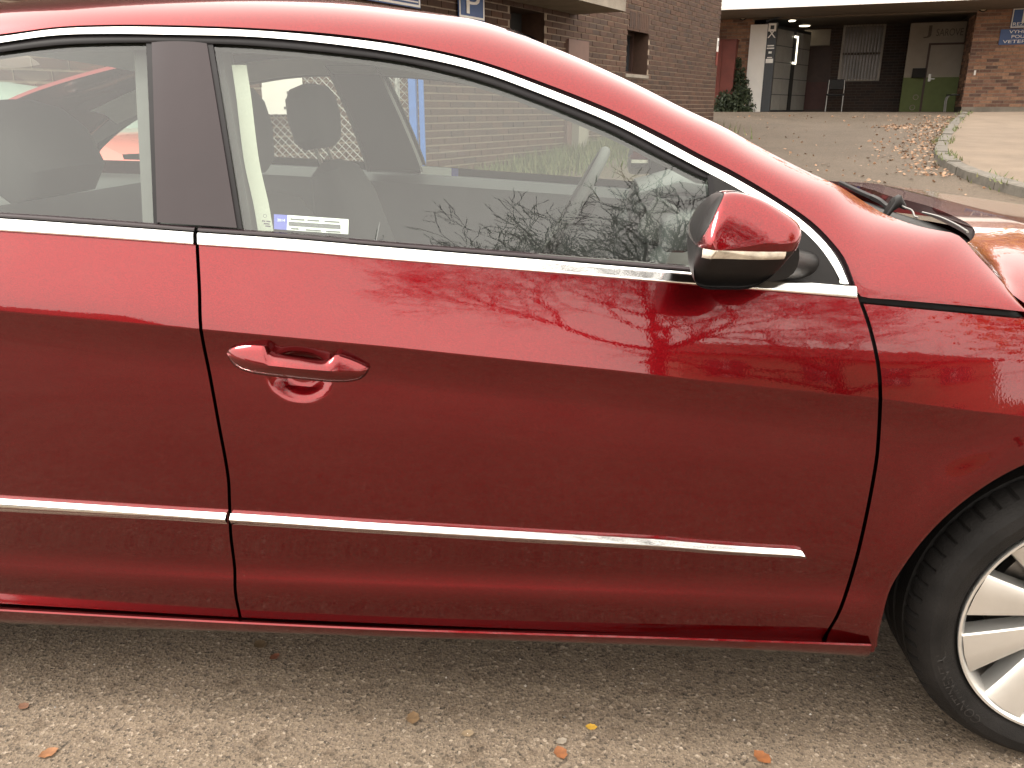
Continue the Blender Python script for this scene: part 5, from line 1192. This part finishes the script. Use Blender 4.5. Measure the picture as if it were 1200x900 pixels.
# ---------------------------------------------------------------- fallen leaves
def leaf_shape(L, Wd, curl):
    c = [(0, 0), (.18, .28), (.42, .48), (.62, .36), (.74, .40), (.88, .16), (1, 0)]
    V = [((x - .5) * L, y * Wd, curl * ((x - .5) ** 2 * 2 + y * .8) * L + .002) for x, y in c] + [((x - .5) * L, -y * Wd, curl * ((x - .5) ** 2 * 2 + y * .8) * L + .002) for x, y in c[1:-1][::-1]]
    V += [((x - .5) * L, 0, .002 + curl * (x - .5) ** 2 * L * 2 - .001) for x in (.25, .5, .75)]
    n = 12; F = [(0, 1, 12, 11), (1, 2, 13, 12), (2, 3, 13), (3, 4, 14, 13), (4, 5, 14), (5, 6, 14), (6, 7, 14), (7, 8, 14), (8, 9, 13, 14), (9, 10, 13), (10, 11, 12, 13)]
    return np.array(V), F
for k, (px, py, L, col, lab) in enumerate(((693, 853.5, .022, (.62, .36, .04), 'small bright yellow leaf on the asphalt below the chrome door moulding'), (484, 843, .034, (.36, .22, .11), 'crumpled tan leaf lying on the asphalt below the door handle'), (548, 861, .024, (.50, .36, .22), 'pale buff leaf beside a dark stain on the asphalt'), (657, 884, .032, (.46, .17, .06), 'orange leaf flat on the asphalt near a pale leaf'), (658, 870, .022, (.55, .46, .36), 'pale cream leaf on the asphalt just above an orange leaf'), (893, 889, .036, (.45, .16, .05), 'orange brown leaf on the asphalt nearest the front tyre'), (57, 884, .032, (.50, .22, .09), 'rust orange leaf on the asphalt under the rear door'), (305, 757, .034, (.26, .17, .09), 'dull brown leaf in the shade close to the side sill at the door gap'), (322, 771, .024, (.34, .12, .06), 'small reddish leaf in the shade below a dull brown leaf'), (28, 829, .024, (.34, .16, .09), 'small curled reddish leaf on the asphalt under the rear door'))):
    P = onT(px, py); V, F = leaf_shape(L * 1.15, L * .9, .12); a = k * 1.7; Rz = np.array([[math.cos(a), -math.sin(a), 0], [math.sin(a), math.cos(a), 0], [0, 0, 1]])
    o = mk('fallen_leaf', V @ Rz.T, F, plain('leaf_%d' % k, tuple(np.array(col) * (.75 if k == 0 else .42)), .7, 0, .35, 60), None, True); o.location = (P[0], P[1], P[2] + .001)
    tag(o, lab, 'leaf', 'single leaves on the asphalt beside the car')
C = []
for k in range(1250):
    r = rng.random()
    if r < .62:
        s = rng.uniform(0, seg[-1] * .8); P = np.array([np.interp(s, seg, K3[:, 0]), np.interp(s, seg, K3[:, 1])]) - np.array([np.interp(s, seg, nn[:, 0]), np.interp(s, seg, nn[:, 1])]) * (.03 + abs(rng.normal(0, .38)))
    elif r < .74: P = onT(1050 + rng.normal(0, 11), 149 + rng.normal(0, 1.3))[:2]
    elif r < .80: P = onT(rng.uniform(850, 1120), 136 + abs(rng.normal(0, 2)))[:2]
    else: P = onT(rng.uniform(850, 1200), rng.uniform(140, 232))[:2]
    C.append((P[0], P[1], Tz(P) + .012))
V, F = leaf_cloud(np.array(C), .048, .7, .85); tag(cloud_mesh('leaf_litter', V, F, M['litter']), kind='stuff')
# loose grit on the asphalt beside the car
m = MB(); M['grit'] = brick_mat('loose_grit', [(.05, .045, .04), (.30, .27, .23), (.12, .10, .085), (.45, .42, .38), (.07, .06, .055), (.20, .16, .12)])
ico = np.array([(1, 0, 0), (-1, 0, 0), (0, 1, 0), (0, -1, 0), (0, 0, 1), (0, 0, -1)]); fo = [(0, 2, 4), (2, 1, 4), (1, 3, 4), (3, 0, 4), (2, 0, 5), (1, 2, 5), (3, 1, 5), (0, 3, 5)]
for k in range(1500):
    x, y = rng.uniform(-2.6, .8), rng.uniform(-1.2, .9); r = .0012 + .0022 * rng.random() ** 2.5; V = ico * r * rng.uniform(.6, 1.3, (6, 3)); m.add(V + [x, y, r * .4], fo)
tag(m.build('grit', M['grit']), kind='stuff')

# ---------------------------------------------------------------- fence, gate post and sign seen through the cabin
FY = 5.7; gpst = onY(488, 150, FY)
fn = thing('wire_fence', 'chain-link fence with grey posts behind the parked car', 'fence', (gpst[0] - 3, FY, Tz((0, FY))))
zf0 = Tz((0, FY)); x1 = gpst[0] - .06; x0 = x1 - 5.6; m = MB(); hgt = 1.60; st_ = .065
for k in range(int((x1 - x0 + hgt) / st_)):
    for d in (1, -1):
        xa = x0 + k * st_ - (hgt if d > 0 else 0); xb = xa + d * hgt if d > 0 else xa - hgt
        if d > 0: p0, p1 = (xa, zf0), (xa + hgt, zf0 + hgt)
        else: p0, p1 = (xa, zf0), (xa - hgt, zf0 + hgt)
        t0, t1 = 0.0, 1.0; dx_ = p1[0] - p0[0]
        ts = sorted([(x0 - p0[0]) / dx_, (x1 - p0[0]) / dx_]); t0, t1 = max(0, ts[0]), min(1, ts[1])
        if t1 - t0 < .02: continue
        a = np.array([p0[0] + dx_ * t0, FY, p0[1] + hgt * t0]); b = np.array([p0[0] + dx_ * t1, FY + .004 * d, p0[1] + hgt * t1]); m.tube([a, b], .0032, 4, False)
tag(m.build('wire_mesh', M['galv'], fn), kind='stuff')
for k in range(4): m = MB(); m.tube([(x0 + .1 + k * 1.8, FY + .04, zf0 - .2), (x0 + .1 + k * 1.8, FY + .04, zf0 + hgt + .05)], .025, 10); m.build('post', M['galv'], fn)
gt = thing('gate_post', 'blue painted steel gate post at the end of the chain-link fence', 'post', (gpst[0], FY, zf0))
m = MB(); m.box((gpst[0] - .02, FY, zf0 + .82), (.06, .07, 1.68)); m.build('upright', M['gatblue'], gt); m = MB(); m.box((gpst[0] + .05, FY, zf0 + .80), (.035, .05, 1.6)); m.build('hinge_bar', M['gatblue'], gt)
m = MB(); m.box((gpst[0] - .09, FY - .02, zf0 + 1.45), (.12, .04, .10)); m.build('latch_box', M['gatblue'], gt)
P0_, P1_ = onY(306, 97, FY - .05), onY(357, 134, FY - .05)
sg2 = thing('fence_notice', 'white notice board with a line of text hung on the chain-link fence', 'sign', (P0_[0], FY - .05, P1_[2])); m = MB(); m.box(((P0_[0] + P1_[0]) / 2, FY - .05, (P0_[2] + P1_[2]) / 2 + .1), (P1_[0] - P0_[0], .012, P0_[2] - P1_[2] + .2)); m.build('board', M['signwhite'], sg2)
for k in range(3): m = MB(); m.box(((P0_[0] + P1_[0]) / 2 + .1, FY - .058, P1_[2] + .05 + .06 * k), ((P1_[0] - P0_[0]) * (.55 - .1 * k), .003, .022)); m.build('print_line', M['ink'], sg2)

# ---------------------------------------------------------------- second red car behind, seen through the rear side windows
c2 = thing('background_car', 'red parked car seen through the rear window of the dark red coupe', 'car', (-5.2, 4.2, 0))
p2 = plain('overexposed_red_paint', (.62, .20, .17), .25, 0, .04, 4, coat=1); z2 = Tz((0, 4.2))  # red paint lightened: the overexposed look of the body is put into its colour
def body2(secs, mat, name, par=c2, k=26, p=3.4):
    return MB().add(*superloft([(x, 4.2, z2 + (a + b) / 2) for x, a, b, w2 in secs], [(0, 1, 0)] * len(secs), [(0, 0, 1)] * len(secs), [w2 for x, a, b, w2 in secs], [(b - a) / 2 for x, a, b, w2 in secs], p, k)).build(name, mat, par, True, 40)
bd2 = body2([(-7.35, .35, .8, .5), (-7.3, .25, .95, .75), (-7.0, .2, 1.04, .86), (-6.3, .2, 1.05, .88), (-5.3, .2, 1.04, .89), (-4.4, .2, 1.03, .88), (-3.8, .2, .96, .86), (-3.3, .22, .84, .82), (-3.1, .3, .68, .68), (-3.05, .38, .6, .5)], p2, 'body')
body2([(-7.0, .9, 1.0, .5), (-6.6, .9, 1.32, .62), (-6.1, .9, 1.50, .66), (-5.4, .9, 1.53, .68), (-4.9, .9, 1.46, .68), (-4.3, .9, 1.2, .68), (-3.95, .9, 1.0, .55)], plain('sky_paled_green_car_glass', (.30, .36, .33), .08, 0, .1, 2), 'windows', c2, 26, 3.0)  # greenish panes; the sky's reflection is put into their pale colour
body2([(-6.55, 1.40, 1.41, .45), (-6.3, 1.46, 1.505, .6), (-5.4, 1.48, 1.547, .66), (-5.0, 1.455, 1.50, .64), (-4.85, 1.43, 1.435, .5)], p2, 'roof')
for x in (-6.55, -3.95):
    for y in (3.42, 4.98):
        w2 = MB(); a = np.linspace(0, 2 * math.pi, 33)[:-1]; w2.grid(np.array([[(x + r * math.cos(t), y + d, z2 + .30 + r * math.sin(t)) for r, d in ((.2, -.09), (.27, -.09), (.30, -.06), (.30, .06), (.27, .09), (.2, .09))] for t in a]), close_u=True); wq = w2.build('wheel', M['tyre'], c2, True, 40)
        w2 = MB(); w2.add(*superloft([(x, y - .092, z2 + .3), (x, y + .092, z2 + .3)], [(1, 0, 0)] * 2, [(0, 0, 1)] * 2, [.205] * 2, [.205] * 2, 2, 24)); w2.build('rim', M['alloy'], wq)

# ---------------------------------------------------------------- across the street, seen only as reflections in paint and glass
def bare_tree(name, base, H, seed, label, spread=1.0, lean=(0, 0), depth=7, leaves=None, group=None, crown_h=.28, r0=.16, bl=.26):
    r = np.random.default_rng(seed); segs = []; tips = []
    def grow(P, d, L, rad, lvl):
        n_ = 4; pts = [P]; dd = d.copy()
        for i in range(n_):
            dd = unit(dd + r.normal(0, .16, 3) + np.array([0, 0, .03])); pts.append(pts[-1] + dd * L / n_)
        segs.append((np.array(pts), np.linspace(rad, rad * .66, n_ + 1), 6 if lvl < 2 else (4 if lvl < 4 else 3)))
        if lvl >= depth: tips.append(pts[-1]); return
        if lvl >= depth - 2: tips.extend(pts[2:])
        k = 3 if lvl < depth - 2 else 2
        if lvl < 2: k = 4
        for c in range(k):
            ax = unit(r.normal(size=3)); side = unit(np.cross(dd, ax)); ang = r.uniform(.35, .85) * (1 if c else .45)
            nd = unit(dd * math.cos(ang) + side * math.sin(ang) * spread); nd[2] = nd[2] * .8 + .12; j = n_ if c == 0 else r.integers(2, n_ + 1)
            grow(pts[j], unit(nd), L * r.uniform(.62, .82), rad * (.62 if c == 0 else .48), lvl + 1)
    t = thing(name, label, 'tree', base, group); base = np.array(base, float); top = base + np.array([lean[0], lean[1], H * crown_h])
    segs.append((crv([base + [0, 0, -.2], base + [0.03, 0, H * .12], top], 6), np.linspace(r0, r0 * .8, 6), 8))
    for c in range(4):
        a = c * 1.57 + r.uniform(0, .8); el = r.uniform(.45, 1.0); grow(top, np.array([math.cos(a) * math.cos(el) * spread, math.sin(a) * math.cos(el), math.sin(el)]), H * bl, r0 * .55, 1)
    grow(top, np.array([.05, .0, 1.0]), H * bl, r0 * .6, 1)
    m = MB(); m.tube(*segs[4 * 0][:2], 8) if 0 else None
    tr_ = MB(); tr_.tube(segs[0][0], segs[0][1], 8); tr_.build('trunk', M['bark'], t, True)
    for P, q, k in segs[1:]: m.tube(P, np.maximum(q, .0042), k, False)
    m.build('crown', M['bark'], t, True)
    if leaves:
        T = np.array(tips); idx = r.integers(0, len(T), leaves[0]); C = T[idx] + r.normal(0, leaves[1], (leaves[0], 3)); cloud_mesh('foliage', *leaf_cloud(C, leaves[2], .65), leaves[3], t)
    return t
bare_tree('bare_tree', (.15, -6.8, 0), 9.9, 8, 'bare dark-branched tree across the street facing the parked car doors', 1.25, (.1, 0), 8, None, None, .25, .115, .145)
bare_tree('bare_tree', (4.6, -13.5, 0), 7.5, 11, 'taller bare tree across the street in front of the ochre house', 1.2, (0, 0), 5, None, None, .3, .17)
bare_tree('autumn_tree', (8.1, 10.0, 0.45), 12.5, 21, 'yellow autumn tree on the pavement beyond the bonnet', 1.0, (0, 0), 5, (17000, .45, .24, M['autumn']), None, .15, .22, .20)
bare_tree('autumn_tree', (9.0, -5.5, 0), 8.0, 33, 'orange autumn tree across the street ahead of the car', 1.1, (0, 0), 5, (8000, .32, .16, M['autumn']), None, .3, .2)
def house(x0, x1, y, H, label, mat, seed):
    h = thing('house', label, 'building', ((x0 + x1) / 2, y, 0)); D = 7
    m = MB(); m.box(((x0 + x1) / 2, y - D / 2, H / 2), (x1 - x0, D, H)); wl = m.build('wall', mat, h)
    m = MB(); yc = y - D / 2; m.add([(x0 - .3, y + .4, H), (x1 + .3, y + .4, H), (x1 + .3, yc - D/2 - .4, H), (x0 - .3, yc - D/2 - .4, H), (x0 + 1, yc, H + 2.2), (x1 - 1, yc, H + 2.2)], [(0, 1, 5, 4), (2, 3, 4, 5), (1, 2, 5), (3, 0, 4), (3, 2, 1, 0)]); m.build('roof', M['roof'], h)
    nx = int((x1 - x0) / 2.2)
    for f in range(int(H / 2.9)):
        for i in range(nx):
            cx_ = x0 + (i + .5) * (x1 - x0) / nx; cz_ = 1.6 + f * 2.9
            m = MB(); m.box((cx_, y + .02, cz_), (1.1, .05, 1.4)); wv = m.build('window', M['winglass'], h)
            m = MB(); m.box((cx_, y + .06, cz_ - .75), (1.3, .12, .06)); m.build('window_sill', M['concrete'], wv)
            m = MB(); m.box((cx_, y + .05, cz_), (.06, .03, 1.4)); m.build('frame', M['white'], wv)
house(3.0, 13.5, -21, 5.8, 'two-storey ochre house across the street ahead of the car', M['plaster'], 1)
house(-34, -18, -26, 5.8, 'low grey rendered house across the street behind the car', M['concrete'], 2)
